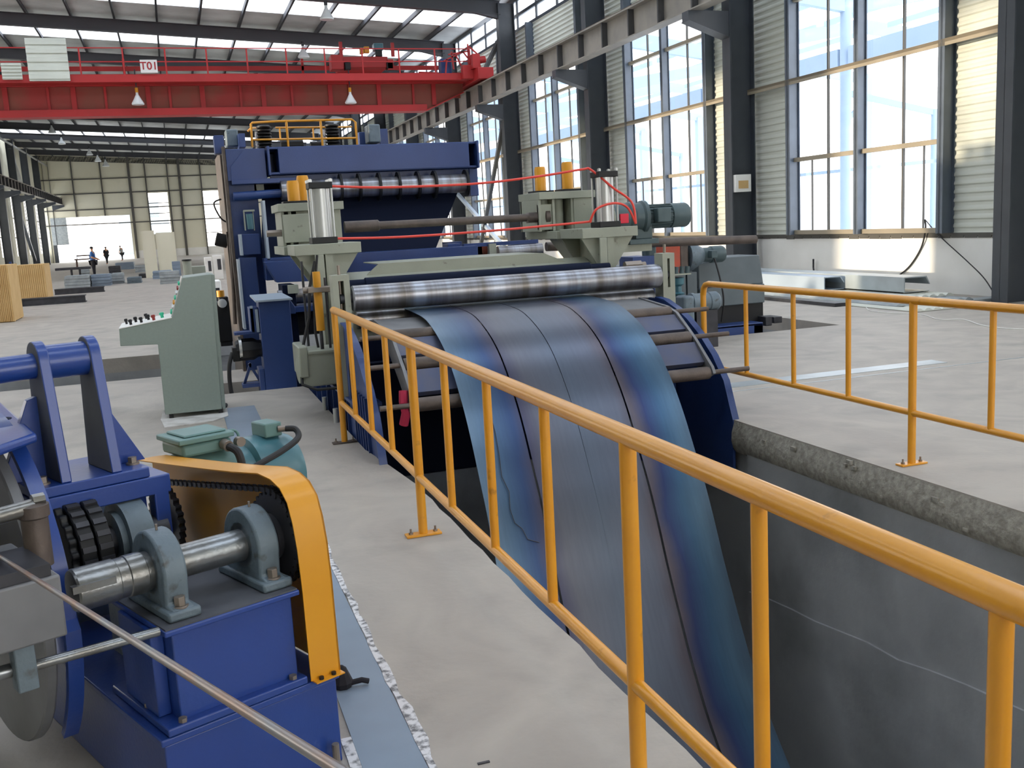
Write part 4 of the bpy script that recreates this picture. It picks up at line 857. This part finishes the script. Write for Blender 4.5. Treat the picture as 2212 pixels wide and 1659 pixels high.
lb('guard_side', MB().prism(GP+[(1.33, .5), (1.0, .32), (-.004, .312)], .012, .018, 'x'), 'guard', gd)
lb('guard_flange', MB().box(-.085, .018, -.03, 0, .309, .313), 'guard', gd)
for u in (-.06, -.015): lb('guard_screw', MB().cyl((u, -.016, .313), (u, -.016, .322), .008, n=8), 'black', gd)
# second shaft: coupling, bearing and the blue frame above
lb('chain_coupling', gear(-.61, -.585, .62, .73, .165, 22).prism(arc(.62, .73, .17, 0, 345, 23), -.582, -.535, 'x').prism(arc(.62, .73, .17, 7, 352, 23), -.528, -.482, 'x'), 'black', None, .004)
for i in range(26):
    a = 2*math.pi*i/26
    for u in (-.558, -.505):
        cl_ = MB(); cl_.bar((u-.02, .62+.172*math.cos(a), .73+.172*math.sin(a)), (u+.02, .62+.172*math.cos(a), .73+.172*math.sin(a)), .018, .008, (0, math.cos(a), math.sin(a))); lb('coupling_link', cl_, 'dark')
lb('second_shaft', MB().cyl((-.48, .62, .73), (-.25, .62, .73), .055, n=28), 'dark')
lb('second_bearing', MB().lathe((-.43, .62, .73), (1, 0, 0), [(0, .06), (0, .1), (.02, .1), (.02, .13), (.1, .13), (.1, .065)], 30).box(-.42, -.33, .48, .76, .307, .62), 'cast')
lb('frame_leg', MB().box(-.285, -.235, .585, .64, .307, .87).box(-.29, -.2, .88, .94, .307, .87), 'fblue', None, .004)
lb('frame_beam', MB().box(-.66, -.225, .585, .98, .862, .925), 'fblue', None, .004)
lb('lug_plate', MB().box(-.655, -.29, .59, .95, .926, .96), 'fblue', None, .004)
for u, w_ in ((-.553, .034), (-.392, .036)):
    q = [(.6, .96), (.82, .96), (.79, 1.32)]+arc(.73, 1.345, .062, 0, 180, 12)+[(.66, 1.3)]
    lg = lb('lug', MB().prism(q, u-w_/2, u+w_/2, 'x'), 'fblue', None, .004); lg.data.materials.append(M['dusty'])
    for pg in lg.data.polygons:
        if abs(pg.normal.x) > .9: pg.material_index = 1
lb('gusset', MB().prism([(-.565, .96), (-.72, .96), (-.7, .98), (-.6, 1.22), (-.565, 1.23)], .74, .77, 'y'), 'fblue', None, .002)
lb('gusset', MB().prism([(-.378, .96), (-.25, .96), (-.378, 1.2)], .72, .75, 'y'), 'fblue', None, .002)
for u, v in ((-.61, .65), (-.31, .68)): lb('plate_bolt', MB().cyl((u, v, .96), (u, v, .966), .022, n=16).cyl((u, v, .966), (u, v, .985), .015, n=6), 'bolt')
lb('pivot_pipe', MB().cyl((-.54, .73, 1.335), (-.4, .73, 1.335), .056, n=28).cyl((-1.5, .73, 1.32), (-.5, .73, 1.33), .041, n=28), 'fblue')
lb('back_plate', MB().box(-.5, -.24, 1.1, 1.12, .31, .86), 'plate')
# ring, brake disc, block and hydraulics on the left side of the drive
hub = thing('brake_ring_unit', 'blue ring with grey disc and steel block at the left edge of the picture', 'brake unit', UO, AZ)
rp_ = arc(.92, .60, .585, 95, 222, 22)
lb('ring', MB().sheet(rp_, -.70, -.655, .022), 'fblue', hub)
lb('brake_disc', MB().lathe((-.755, .86, .62), (1, 0, 0), [(0, .1), (0, .52), (.006, .525), (.03, .525), (.036, .52), (.036, .1)], 60), 'block', hub)
lb('hub_drum', MB().cyl((-1.3, .86, .62), (-.76, .86, .62), .2, n=40), 'dark', hub)
lb('cover_plate', MB().prism([(-.646, .52), (-.50, 1.5), (-1.3, 1.5), (-1.15, .1)], 1.12, 1.15, 'z'), 'fblue', hub, .01)
lb('hole_shade_disc', MB().cyl(tuple(toloc(az(0, 905, 1.152)))[:2]+(1.148,), tuple(toloc(az(0, 905, 1.152)))[:2]+(1.152,), .035, n=24), 'navy', hub)  # solid dark disc, its colour stands in for the shade inside a hole
lb('plate_post', MB().box(-1.1, -1.02, .6, 1.3, .6, 1.12), 'fblue', hub)
lb('steel_block', MB().box(-1.2, -.812, -.1, .3, .733, .894), 'block', hub, .006)
lb('block_lid', MB().box(-1.2, -.83, -.09, .12, .895, .925), 'dark', hub)
lb('block_lug', MB().box(-.93, -.88, -.05, -.0, .6, .735), 'cast', hub, .004)
lb('tie_rod', MB().cyl((-.93, .0, .645), (-.54, .02, .62), .0135, n=16).cyl((-1.1, .0, .66), (-.93, .0, .65), .018, n=12), 'shaft', hub)
lb('cylinder_barrel', MB().lathe((-.80, .1, .87), (0, 0, 1), [(0, .02), (0, .034), (.13, .034), (.135, .04), (.165, .04), (.17, .02)], 20), 'brown', hub)
lb('cylinder_rod', MB().cyl((-1.1, .06, 1.02), (-.8, .1, 1.03), .022, n=16).cyl((-.8, .1, 1.045), (-.77, .1, 1.045), .018, n=8), 'shaft', hub)
lb('support_frame', MB().box(-1.25, -1.0, .6, .7, 0, .75), 'navy', hub)
# teal motor behind the guard
tm = thing('teal_drive_motor', 'teal electric motor with terminal box and grey conduit behind the yellow chain guard', 'motor', UO, AZ)
lb('terminal_box', MB().box(.03, .24, 1.06, 1.26, .855, .905), 'tbox', tm, .012)
lb('box_lid', MB().box(.015, .25, 1.05, 1.27, .908, .93).box(.05, .23, 1.08, 1.25, .93, .94), 'tbox', tm, .008)
lb('gear_body', MB().cyl((.03, 1.16, .70), (.28, 1.16, .70), .155, n=32).box(.05, .25, 1.02, 1.3, .2, .6).box(.0, .5, .95, 1.35, 0, .2), 'tbox', tm, .01)
fb = MB().lathe((.2, 1.16, .70), (1, 0, 0), [(0, .1), (.01, .14), (.13, .14), (.14, .17), (.29, .172), (.34, .15), (.36, .1), (.365, .03)], 40); lb('motor_body', fb, 'teal', tm)
lb('lifting_eye', MB().tube([(.27+.03*math.cos(t), 1.12, .89+.03*math.sin(t)) for t in [2*math.pi*i/14 for i in range(15)]], .006, 8), 'tbox', tm)
lb('switch_box', MB().box(.40, .48, 1.08, 1.2, .865, .925), 'tbox', tm, .006)
lb('cable_gland', MB().cyl((.2, 1.05, .885), (.2, 1.01, .88), .022, n=14).cyl((.26, 1.05, .885), (.26, 1.02, .885), .02, n=14).cyl((.46, 1.08, .895), (.5, 1.06, .895), .014, n=12), 'bolt', tm)
lb('conduit', MB().tube(hose([(.2, 1.02, .88), (.215, .97, .86), (.22, .95, .8), (.22, .95, .72)]), .016, 10), 'rubber', tm)
lb('conduit', MB().tube(hose([(.485, 1.06, .895), (.515, 1.03, .89), (.5, .99, .86), (.4, .95, .83), (.28, .93, .80), (.2, .93, .77)]), .013, 10), 'rubber', tm)
# slender rod in front of everything
r0_, r1_ = CAM+ray(725, 1659)*.8, CAM+ray(0, 1203)*2.5; dd_ = (r1_-r0_)
tag(build('slender_rod', MB().cyl(r0_-dd_*.18, r1_+dd_*.35, .0053, n=14), 'copper'), 'slender bare metal rod slanting across the lower left corner in front of the blue drive', 'rod')
q = az(752, 1480, .008); rag = MB()
rag.lathe((q.x-.02, q.y, .0065), (0, 0, 1), [(0, .035), (.02, .04), (.05, .028), (.075, .018), (.085, .006)], 9).tube([(q.x, q.y-.01, .02), (q.x+.05, q.y-.02, .028), (q.x+.075, q.y-.02, .018)], .011, 8)
tag(build('black_rag', rag, 'trouser'), 'small crumpled black rag on the grey floor plate beside the yellow guard', 'rag')
tag(build('dark_chip', MB().box(az(1045, 1649).x-.02, az(1045, 1649).x+.02, az(1045, 1649).y-.004, az(1045, 1649).y+.006, 0, .004), 'dark'), 'small dark chip lying on the bare floor at the bottom edge', 'debris')
# ================================================================== OVERHEAD CRANE
cr = thing('overhead_crane', 'red double girder overhead crane spanning the hall near the roof', 'overhead crane', (0, 38, 6))
b = MB(); b.prism([(-10.6, 6.1), (9.7, 6.1), (11.2, 6.75), (11.2, 7.1), (-10.6, 7.1)], 38.1, 38.14, 'y'); b.box(-10.6, 11.2, 38.5, 38.54, 6.6, 7.1); build('front_girder', b, 'redweb', cr)
b = MB(); b.box(-10.6, 9.7, 37.98, 38.66, 6.08, 6.12); b.box(-10.6, 9.7, 37.96, 37.99, 6.08, 6.32); b.bar((9.7, 38.3, 6.1), (11.2, 38.3, 6.75), .7, .04); b.box(-10.6, 11.2, 37.95, 38.7, 7.08, 7.13); b.box(-10.6, 11.2, 38.1, 38.54, 7.13, 7.5); build('girder_flange', b, 'red', cr)
for i in range(20):
    x = -10.2+i*1.06+(.3 if i % 3 == 0 else 0); build('girder_rib', MB().box(x, x+(.16 if i % 2 else .08), 38.04, 38.1, 6.3, 7.08), 'red', cr)
b = MB(); b.box(-10.6, 11.2, 40.6, 41.0, 6.75, 7.85); build('rear_girder', b, 'red', cr)
b = MB(); b.box(-10.6, 11.3, 37.2, 37.95, 7.12, 7.18); b.box(-10.6, 11.3, 37.18, 37.22, 7.1, 7.34); build('walkway', b, 'red', cr)
b = MB()
for z in (7.75, 8.2): b.box(-10.6, 11.3, 37.2, 37.23, z, z+.035)
b.box(-10.6, 11.3, 41.0, 41.04, 8.05, 8.22)
px_ = [-10.5+i*1.36 for i in range(17)]
for x in px_: b.box(x, x+.05, 37.19, 37.24, 7.18, 8.22)
for x in (-9.3, -3.2, -1.1, 5.5, 8.0): b.box(x, x+.09, 41.0, 41.08, 7.85, 8.5)
build('handrail', b, 'red', cr)
# trolley
tr = MB(); pb(tr, 740, 122, 838, 146, 38.6, 1.8); pb(tr, 716, 118, 742, 150, 38.4, .6); tl = build('trolley', tr, 'red', cr, .02)
for a_ in ((733, 90, 740, 122, 38.6, .08), (845, 92, 852, 122, 38.6, .08), (838, 128, 850, 150, 38.5, .2)): build('trolley_post', pb(MB(), *a_), 'red', tl)
b = MB(); pb(b, 808, 93, 828, 108, 38.8, .4); build('trolley_motor', b, 'teal', tl, .02)
b = MB(); pb(b, 778, 103, 786, 116, 38.8, .2); pb(b, 787, 100, 798, 114, 38.8, .2); build('brake', b, 'orange', tl, .02)
for a_ in ((812, 108, 826, 122, 38.8, .2), (745, 134, 758, 150, 38.5, .3), (836, 134, 850, 149, 38.5, .3)): build('trolley_wheel', pb(MB(), *a_), 'black', tl, .02)
b = MB(); q = ay(905, 162, 38.0); q2 = ay(962, 164, 38.0); b.cyl(q, q2, .13, n=16); build('travel_drive', b, 'red', cr)
b = MB(); b.cyl(ay(868, 168, 37.9), ay(903, 166, 37.9), .06, n=12); b.cyl(ay(880, 165, 37.85), ay(884, 165, 37.85), .11, n=12); b.cyl(ay(966, 166, 37.9), ay(1010, 168, 37.9), .09, n=12); build('travel_shaft', b, 'dark', cr)
# end carriage on the runway rail
ec = build('end_carriage', MB().box(11.3, 11.9, 36.3, 42.2, 7.0, 7.42), 'red', cr, .02)
b = MB()
for y in (36.7, 41.8): b.cyl((11.5, y, 7.1), (11.75, y, 7.1), .11, n=20)
build('wheel', b, 'black', ec)
b = MB(); b.box(11.2, 11.5, 36.6, 37.1, 7.42, 7.95); b.cyl(ay(1012, 133, 37), ay(1048, 128, 37), .13, n=14); pb(b, 1000, 140, 1040, 170, 36.9, .3); build('end_drive', b, 'red', ec, .02)
b = MB()
for (x0, y0, x1, y1) in ((968, 118, 1015, 110), (975, 112, 980, 150), (1010, 95, 1014, 175), (958, 132, 1000, 112), (1012, 100, 1035, 120), (985, 120, 1005, 160), (965, 128, 962, 165), (1000, 112, 1030, 150)): b.bar(ay(x0, y0, 37.2), ay(x1, y1, 37.2), .05, .05)
build('access_ladder', b, 'red', ec)
build('panel_box', MB().box(10.2, 10.6, 37.4, 37.8, 7.2, 7.9), 'blue', cr)
# pale ribbed screens of the operator cab on the walkway
for xl, xr, yt, yb in ((58, 147, 82, 175), (0, 44, 136, 172)):
    a, c, t, q = ay(xl, 130, 37.1), ay(xr, 130, 37.1), ay((xl+xr)/2, yt, 37.1).z, ay((xl+xr)/2, yb, 37.1).z
    m_ = MB(); m_.box(a.x, c.x, 37.1, 37.14, q, t)
    z = q
    while z < t-.1: m_.box(a.x, c.x, 37.06, 37.1, z+.06, z+(t-q)/5-.08); z += (t-q)/5
    build('cab_screen', m_, 'clad', cr, .01)
# capacity sign
q0, q1 = ay(303, 144, 37.1), ay(340, 144, 37.1); zt_, zb_ = ay(320, 129, 37.1).z, ay(320, 157, 37.1).z
sg = build('sign_board', MB().box(q0.x, q1.x, 37.1, 37.13, zb_, zt_), 'signw', cr)
def letters(txt, x, y, z, size, m, parent, mirror=False):
    cu = bpy.data.curves.new('lettering', 'FONT'); cu.body = txt; cu.size = size; cu.extrude = .004; cu.align_x = 'CENTER'; cu.align_y = 'CENTER'; cu.offset = size*.012
    t = bpy.data.objects.new('tmp', cu); COL.objects.link(t); bpy.context.view_layer.update()
    me = bpy.data.meshes.new_from_object(t.evaluated_get(bpy.context.evaluated_depsgraph_get())); bpy.data.objects.remove(t)
    o = bpy.data.objects.new('lettering', me); COL.objects.link(o); me.materials.clear(); me.materials.append(M[m])
    off = OFF.get(parent.name, Vector()); o.parent = parent
    o.matrix_local = Matrix.Translation(Vector((x, y, z))-off) @ Matrix.Rotation(math.radians(90), 4, 'X') @ Matrix.Diagonal((-1 if mirror else 1, 1, 1, 1))
letters('T01', (q0.x+q1.x)/2, 37.09, (zt_+zb_)/2, .36, 'signr', sg)
# bell lamps
def bell(px, py, Y, size, label, drop=.5, grp='bell lamps under the roof and crane', ):
    p = ay(px, py, Y); o = thing('bell_lamp', label, 'lamp', (p.x, p.y, p.z), 0, grp)
    OFF[o.name] = Vector((p.x, p.y, p.z))
    build('lamp_shade', MB().lathe((p.x, p.y, p.z-size*.5), (0, 0, 1), [(0, size*.48), (size*.1, size*.5), (size*.45, size*.3), (size*.8, size*.12), (size, size*.1)], 20), 'shade', o)
    build('lamp_holder', MB().cyl((p.x, p.y, p.z+size*.48), (p.x, p.y, p.z+size*.85), size*.13, n=12), 'orange' if py > 200 and Y < 40 else 'dark', o)
    build('lamp_rod', MB().cyl((p.x, p.y, p.z+size*.8), (p.x, p.y, p.z+size+drop), .02, n=8), 'dark', o)
bell(297, 213, 37.55, .42, 'white bell lamp hanging under the red crane walkway, left of the two', .55)
bell(757, 211, 37.55, .42, 'white bell lamp hanging under the red crane walkway, right of the two', .55)
YR = lambda y: min(YK, key=lambda v: abs(v-y))
for px, py, Y, s_, l in ((705, 27, 37.3, .5, 'dark bell lamp hanging high beside the bright roof strip above the crane trolley'), (655, 112, 45.5, .5, 'dull bell lamp above the crane handrail, below the dark rafter'), (112, 279, 86, .6, 'far bell lamp under the left roof, nearest of the left row'), (133, 304, 94, .6, 'far bell lamp of the left row, second along it'),
                         (193, 328, 103, .6, 'far bell lamp of the left row, third along it'), (211, 342, 107, .6, 'far bell lamp of the left row, fourth along it'), (228, 352, 110, .7, 'far bell lamp just in front of the top of the far wall')):
    Y = YR(Y)
    bell(px, py, Y, s_, l, zr(ay(px, py, Y).x)+.45-ay(px, py, Y).z-s_-.4)
# ================================================================== PEOPLE
def person(loc, h, yaw, pose, mats, label):
    """one skinned body; shirt and trousers are its clothes"""
    o = thing('person', label, 'person', loc, yaw); k = h/1.75
    bw_ = pose.get('bw', 1.25)
    J = {'hip': (0, 0, .92), 'belly': (0, 0, 1.08), 'chest': (0, pose.get('lean', 0)*.5, 1.32), 'neck': (0, pose.get('lean', 0), 1.50), 'head': (0, pose.get('lean', 0)*1.3, 1.62), 'crown': (0, pose.get('lean', 0)*1.4, 1.74)}
    r = {'hip': .15, 'belly': .14, 'chest': .17, 'neck': .055, 'head': .095, 'crown': .05}
    for s_, n in ((-1, 'l'), (1, 'r')):
        st_ = pose.get('step', .08)*s_
        J['th'+n] = (.1*s_, 0, .86); J['kn'+n] = (.11*s_, st_*.6, .48); J['an'+n] = (.12*s_, st_, .09); J['to'+n] = (.13*s_, st_+.16, .05)
        r['th'+n] = .095; r['kn'+n] = .06; r['an'+n] = .045; r['to'+n] = .045
        L_ = pose.get('lean', 0)
        J['sh'+n] = (.19*s_, L_*.8, 1.42); J['el'+n] = (.26*s_, L_+pose.get('el', .0), 1.14); J['wr'+n] = (.24*s_, L_+pose.get('hand'+n, .1), pose.get('hz'+n, .9)); J['fi'+n] = (.23*s_, L_+pose.get('hand'+n, .1)+.09, pose.get('hz'+n, .9)-.06)
        r['sh'+n] = .065; r['el'+n] = .045; r['wr'+n] = .032; r['fi'+n] = .025
    E_ = [('hip', 'belly'), ('belly', 'chest'), ('chest', 'neck'), ('neck', 'head'), ('head', 'crown')]
    for n in 'lr': E_ += [('hip', 'th'+n), ('th'+n, 'kn'+n), ('kn'+n, 'an'+n), ('an'+n, 'to'+n), ('chest', 'sh'+n), ('sh'+n, 'el'+n), ('el'+n, 'wr'+n), ('wr'+n, 'fi'+n)]
    def skin(name, keys, edges_, m, grow, par, root):
        me = bpy.data.meshes.new(name); idx = {q: i for i, q in enumerate(keys)}
        me.from_pydata([tuple(c*k for c in J[q]) for q in keys], [(idx[a], idx[b]) for a, b in edges_ if a in idx and b in idx], [])
        ob = bpy.data.objects.new(name, me); COL.objects.link(ob); ob.parent = par; me.materials.append(M[m])
        md = ob.modifiers.new('skin', 'SKIN'); md.use_smooth_shade = True
        for q in keys:
            me.skin_vertices[0].data[idx[q]].radius = ((r[q]+grow)*k, (r[q]*.85+grow)*k)
        me.skin_vertices[0].data[idx[root]].use_root = True
        sb_ = ob.modifiers.new('sub', 'SUBSURF'); sb_.levels = 1; sb_.render_levels = 2
        return ob
    for q in r:
        if q not in ('head', 'crown', 'neck'): r[q] *= bw_
    body = skin('body', list(J), E_, 'skin', 0, o, 'hip')
    skin('shirt', ['belly', 'chest', 'shl', 'ell', 'shr', 'elr', 'hip'], E_, mats[0], .022, o, 'belly')
    skin('trousers', ['hip', 'thl', 'knl', 'anl', 'thr', 'knr', 'anr'], E_, mats[1], .02, o, 'hip')
    hd = J['head']; build('hair', MB().lathe((hd[0]*k, (hd[1]-.01)*k, (hd[2]+.02)*k), (0, 0, 1), [(0, .1*k), (.05*k, .105*k), (.1*k, .085*k), (.13*k, .03*k)], 16), 'trouser', o, local=True)
    return o
p = az(205, 597); person((p.x, p.y, 0), 1.62, math.radians(-100), {'handr': .3, 'hzr': 1.02, 'handl': .25, 'hzl': 1.0, 'step': .03}, ('shirt', 'trouser'), 'person in a blue shirt and black trousers standing on the far left floor')
p = az(232, 571); person((p.x, p.y, 0), 1.5, math.radians(30), {'step': .26, 'handr': .15, 'handl': .0}, ('trouser', 'trouser'), 'person in dark clothes mid-stride in front of the far gateway')
p = az(265, 563); person((p.x, p.y, 0), 1.5, math.radians(60), {'lean': .12, 'step': .1, 'handr': .2}, ('galv', 'trouser'), 'person in a pale top and dark trousers stooping at the right of the far gateway')
# ================================================================== THINGS ON THE FAR FLOOR
def onfloor(name, label, cat, px0, px1, pyb, h, dep, m, grp=None, bev=.01, parts=None):
    a, c = az(px0, pyb), az(px1, pyb); Y = (a.y+c.y)/2; a, c = ay(px0, pyb, Y), ay(px1, pyb, Y)
    mb = MB(); w_ = c.x-a.x
    if name == 'panel_bundle':
        n = 4
        for i in range(n):
            dx = random.uniform(-.03, .03)*w_; z0 = h*i/n
            mb.box(a.x+max(0, dx), c.x+min(0, dx), Y+random.uniform(0, .08), Y+dep, z0, z0+h/n-.012); mb.box(a.x+w_*.05, c.x-w_*.05, Y+.1, Y+dep-.1, z0, z0+h/n)
    elif name == 'dark_beam':
        for z0, z1 in ((0, .03), (h-.03, h)): mb.box(a.x, c.x, Y, Y+dep, z0, z1)
        mb.box(a.x, c.x, Y+dep*.08, Y+dep*.14, 0, h)
    else:
        mb.box(a.x, c.x, Y, Y+dep, 0, h); mb.box(a.x, a.x+.04, Y-.03, Y, 0, h); mb.box(c.x-.04, c.x, Y-.03, Y, 0, h)
    o = build(name, mb, m, None, 0); return tag(o, label, cat, grp)
def crate(px0, px1, pyb, h, label):
    a, c = az(px0, pyb), az(px1, pyb); Y = a.y; c = ay(px1, pyb, Y); a = ay(px0, pyb, Y)
    o = thing('board_crate', label, 'crate', (a.x, Y, 0)); b = MB(); n = 16
    b.box(a.x, c.x, Y+.02, Y+1.6, .02, h)
    for i in range(n): x = a.x+(c.x-a.x)*i/n; b.box(x+.005, x+(c.x-a.x)/n-.015, Y, Y+.02, .02, h)
    build('boards', b, 'tan', o); build('skid', MB().box(a.x, c.x, Y+.1, Y+.2, 0, .02).box(a.x, c.x, Y+1.3, Y+1.4, 0, .02), 'tan', o); return o
crate(37, 105, 657, 1.2, 'tan slatted crate on the left floor, right of the blue post')
crate(-30, 32, 700, 1.35, 'tan slatted crate cut by the left edge of the picture')
q = az(35, 664); tag(build('blue_post', MB().box(q.x-.03, q.x+.03, q.y, q.y+.06, 0, 1.35), 'blue'), 'thin blue post between the two tan crates', 'post')
onfloor('dark_beam', 'long dark flat beam on the floor in front of the crates', 'beam', 40, 186, 658, .22, .5, 'dark')
onfloor('dark_beam', 'dark flat beam lying in front of the grey panel bundles', 'beam', 118, 226, 634, .2, .5, 'dark')
L_ = ('grey panel bundle', )
for i, (a, c, y, h, d, m) in enumerate(((140, 196, 622, .5, 1.2, 'galv'), (198, 240, 618, .48, 1.2, 'plate'), (242, 268, 613, .45, 1.2, 'galv'), (236, 262, 597, .55, .8, 'dark'), (176, 194, 600, .5, .5, 'galv'), (275, 306, 612, .25, 1.4, 'cast'), (250, 290, 582, .45, 2, 'plate'), (292, 330, 588, .4, 2, 'galv'), (330, 372, 602, .35, 1.6, 'plate'), (346, 390, 613, .5, .9, 'galv'), (374, 392, 596, .7, 1, 'plate'), (300, 345, 600, .2, 1.8, 'dark'))):
    nm = ('widest grey panel bundle at the left of the heap', 'blue grey panel bundle beside the widest one', 'short grey panel bundle at the end of the front row', 'black box on the floor behind the front row of bundles', 'small grey bundle at the feet of the person in blue', 'low dull bundle right of the front row', 'blue grey bundle near the far gateway', 'pale bundle right behind the gateway heap', 'blue grey bundle left of the console top', 'grey bundle half hidden by the console lamp panel', 'upright blue grey bundle just left of the console', 'low dark bundle under the pale boards')[i]
    onfloor('panel_bundle', nm, 'bundle', a, c, y, h, d, m, 'panel bundles on the far floor')
onfloor('pale_board', 'pale upright board standing left of its twin before the far wall', 'board', 316, 343, 600, 2.25, .08, 'cream')
onfloor('pale_board', 'pale upright board standing nearer the console than its twin', 'board', 346, 386, 594, 2.15, .08, 'cream')
t = thing('work_trolley', 'brown wooden work trolley beside the person in blue', 'trolley', tuple(az(182, 576)))
q = az(182, 576); OFF[t.name] = Vector(q)
build('deck', MB().box(q.x-.7, q.x+.7, q.y, q.y+.8, .55, .65), 'rust', t); build('tray', MB().box(q.x-.5, q.x+.6, q.y, q.y+.7, .85, .95).box(q.x+.45, q.x+.5, q.y, q.y+.05, .65, .95).box(q.x-.5, q.x-.45, q.y, q.y+.05, .65, .95), 'rust', t)
for dx in (-.6, .5):
    for dy in (0, .7): build('leg', MB().box(q.x+dx, q.x+dx+.08, q.y+dy, q.y+dy+.08, 0, .56), 'rust', t)
t = thing('saw_table', 'low dark machine table on the far left floor', 'machine', tuple(az(158, 604))); q = az(158, 604); OFF[t.name] = Vector(q)
build('top', MB().box(q.x-.8, q.x+.9, q.y, q.y+.8, .5, .62), 'dark', t)
for dx in (-.1, .3): build('leg', MB().box(q.x+dx, q.x+dx+.1, q.y+.2, q.y+.3, 0, .5), 'dark', t)
for i, (a, c, y, h, l) in enumerate(((446, 462, 606, .75, 'white equipment cabinet just right of the console top'), (464, 484, 604, .8, 'white equipment cabinet beside the leveller, with a dark panel'), (452, 480, 640, .62, 'white equipment cabinet low behind the console'))):
    Y = az(a, y).y if i < 2 else 22; p0, p1 = ay(a, y, Y), ay(c, y, Y)
    o = thing('equipment_cabinet', l, 'cabinet', (p0.x, Y, 0), 0, 'white cabinets behind the console')
    build('cabinet_body', MB().box(p0.x, p1.x, Y, Y+.7, 0, h+.2), 'white', o, .02); build('dark_panel', MB().box(p0.x+(p1.x-p0.x)*.45, p1.x-(p1.x-p0.x)*.15, Y-.01, Y+.01, h*.5, h+.05), 'dark', o)
vb = thing('valve_block', 'dark valve block with a yellow cap and round gauge between console and leveller', 'valve', (.66, 16.4, 0))
q = ay(480, 655, 16.4)
build('valve_body', MB().box(q.x-.1, q.x+.16, 16.4, 16.7, q.z-.62, q.z+.02).box(q.x-.05, q.x+.1, 16.38, 16.6, q.z, q.z+.1), 'black', vb, .02)
build('gauge', MB().lathe((q.x, 16.38, q.z), (0, -1, 0), [(0, .07), (.03, .07), (.035, .05)], 20), 'shade', vb)
build('cap', MB().cyl((q.x-.01, 16.45, q.z+.1), (q.x-.01, 16.45, q.z+.2), .06, n=16), 'orange', vb)
build('valve_foot', MB().box(q.x-.08, q.x+.1, 16.42, 16.6, -.0, q.z-.62), 'black', vb)
cv = thing('grey_drum', 'grey upright drum with a black lid seen just above the console', 'drum', (0, 16, 0))
q = ay(407, 600, 19); build('drum_body', MB().cyl((q.x, 19, 0), (q.x, 19, 1.33), .075, n=20), 'grey', cv); build('lid', MB().cyl((q.x, 19, 1.33), (q.x, 19, 1.36), .085, n=20), 'black', cv)
q = ay(430, 600, 19.2); tag(build('grey_box', MB().box(q.x-.13, q.x+.13, 19.2, 19.5, 0, 1.22), 'grey', None, .01), 'grey green steel box beside the upright drum above the console', 'box')
# ================================================================== SHEETS AND GUTTERS ALONG THE RIGHT WALL
ps = thing('sheet_stack', 'low stack of pale ribbed wall sheets on the floor along the right wall', 'sheet stack', (11.3, 18, 0), 0)
for k in range(3):
    m_ = MB(); n = 9; x0 = 10.75+k*.06; w_ = .17
    for i in range(n): m_.prism([(x0+i*w_, .015+k*.045), (x0+i*w_+.05, .05+k*.045), (x0+i*w_+.1, .05+k*.045), (x0+i*w_+w_, .015+k*.045), (x0+i*w_+w_, .005+k*.045), (x0+i*w_, .005+k*.045)], 12.55+k*.5, 24, 'y')
    build('ribbed_sheet', m_, 'clad' if k != 1 else 'galv', ps)
def gutter(x0, x1, y0, y1, z0, z1, m, label):
    m_ = MB(); m_.prism([(x0, z0), (x0+.02, z0), (x0+.02, z1-.02), (x1-.1, z1-.02), (x1-.02, z0+.12), (x1, z0+.12), (x1-.08, z1), (x0, z1)], y0, y1, 'y'); m_.box(x0, x1, y0+.02, y1, z0, z0+.01)
    return tag(build('folded_gutter', m_, m), label, 'gutter', 'folded gutters on the sheet stack')
gutter(11.75, 12.3, 14.0, 24.5, .155, .42, 'cover', 'long pale folded gutter on the sheet stack, reaching furthest right')
gutter(11.3, 11.75, 15.6, 24.5, .155, .40, 'jamb', 'long grey folded gutter lying left of the pale one')
tag(build('flat_strip', MB().box(10.5, 10.72, 14.2, 23, .0, .06), 'dark'), 'dark steel strip on the floor beside the sheet stack', 'steel strip')
tag(build('flat_strip', MB().box(12.3, 13.1, 13.0, 13.3, .0, .05), 'galv'), 'grey steel strip on the floor below the near white wall', 'steel strip')
wc = MB(); wc.tube(hose([ax(1998, 474, 13.15), ax(1999, 495, 13.2), ax(1990, 535, 13.27), ax(1965, 575, 13.27), ax(1935, 600, 13.27)]), .016, 8)
tag(build('wall_cable', wc, 'rubber'), 'black cable curving down the white wall from the window sill, left of the two', 'cable')
wc = MB(); wc.tube(hose([ax(1998, 474, 13.2), ax(2030, 510, 13.27), ax(2090, 565, 13.2), ax(2125, 600, 13.1), ax(2146, 632, 12.9)]), .01, 8)
tag(build('wall_cable', wc, 'rubber'), 'thin black cable arching from the sill to the near column', 'cable')
tag(build('dark_stick', MB().tube([ax(1757, 560, 13.2), ax(1757, 578, 13.24), ax(1760, 600, 13.2), (ax(1760, 600, 13.2).x, ax(1760, 600, 13.2).y, 0)], .02, 8), 'dark'), 'short dark stick leaning on the white wall behind the gutters', 'stick')
fs = MB(); fs.tube(hose([tuple(az(x, y, .006)) for x, y in ((1680, 645), (1740, 648), (1800, 655), (1862, 660), (1880, 671), (1925, 676), (1985, 678), (2030, 690), (2080, 690), (2120, 702), (2170, 709), (2230, 712))]), .006, 6)
tag(build('white_string', fs, 'white'), 'thin white string trailing across the right floor', 'string')
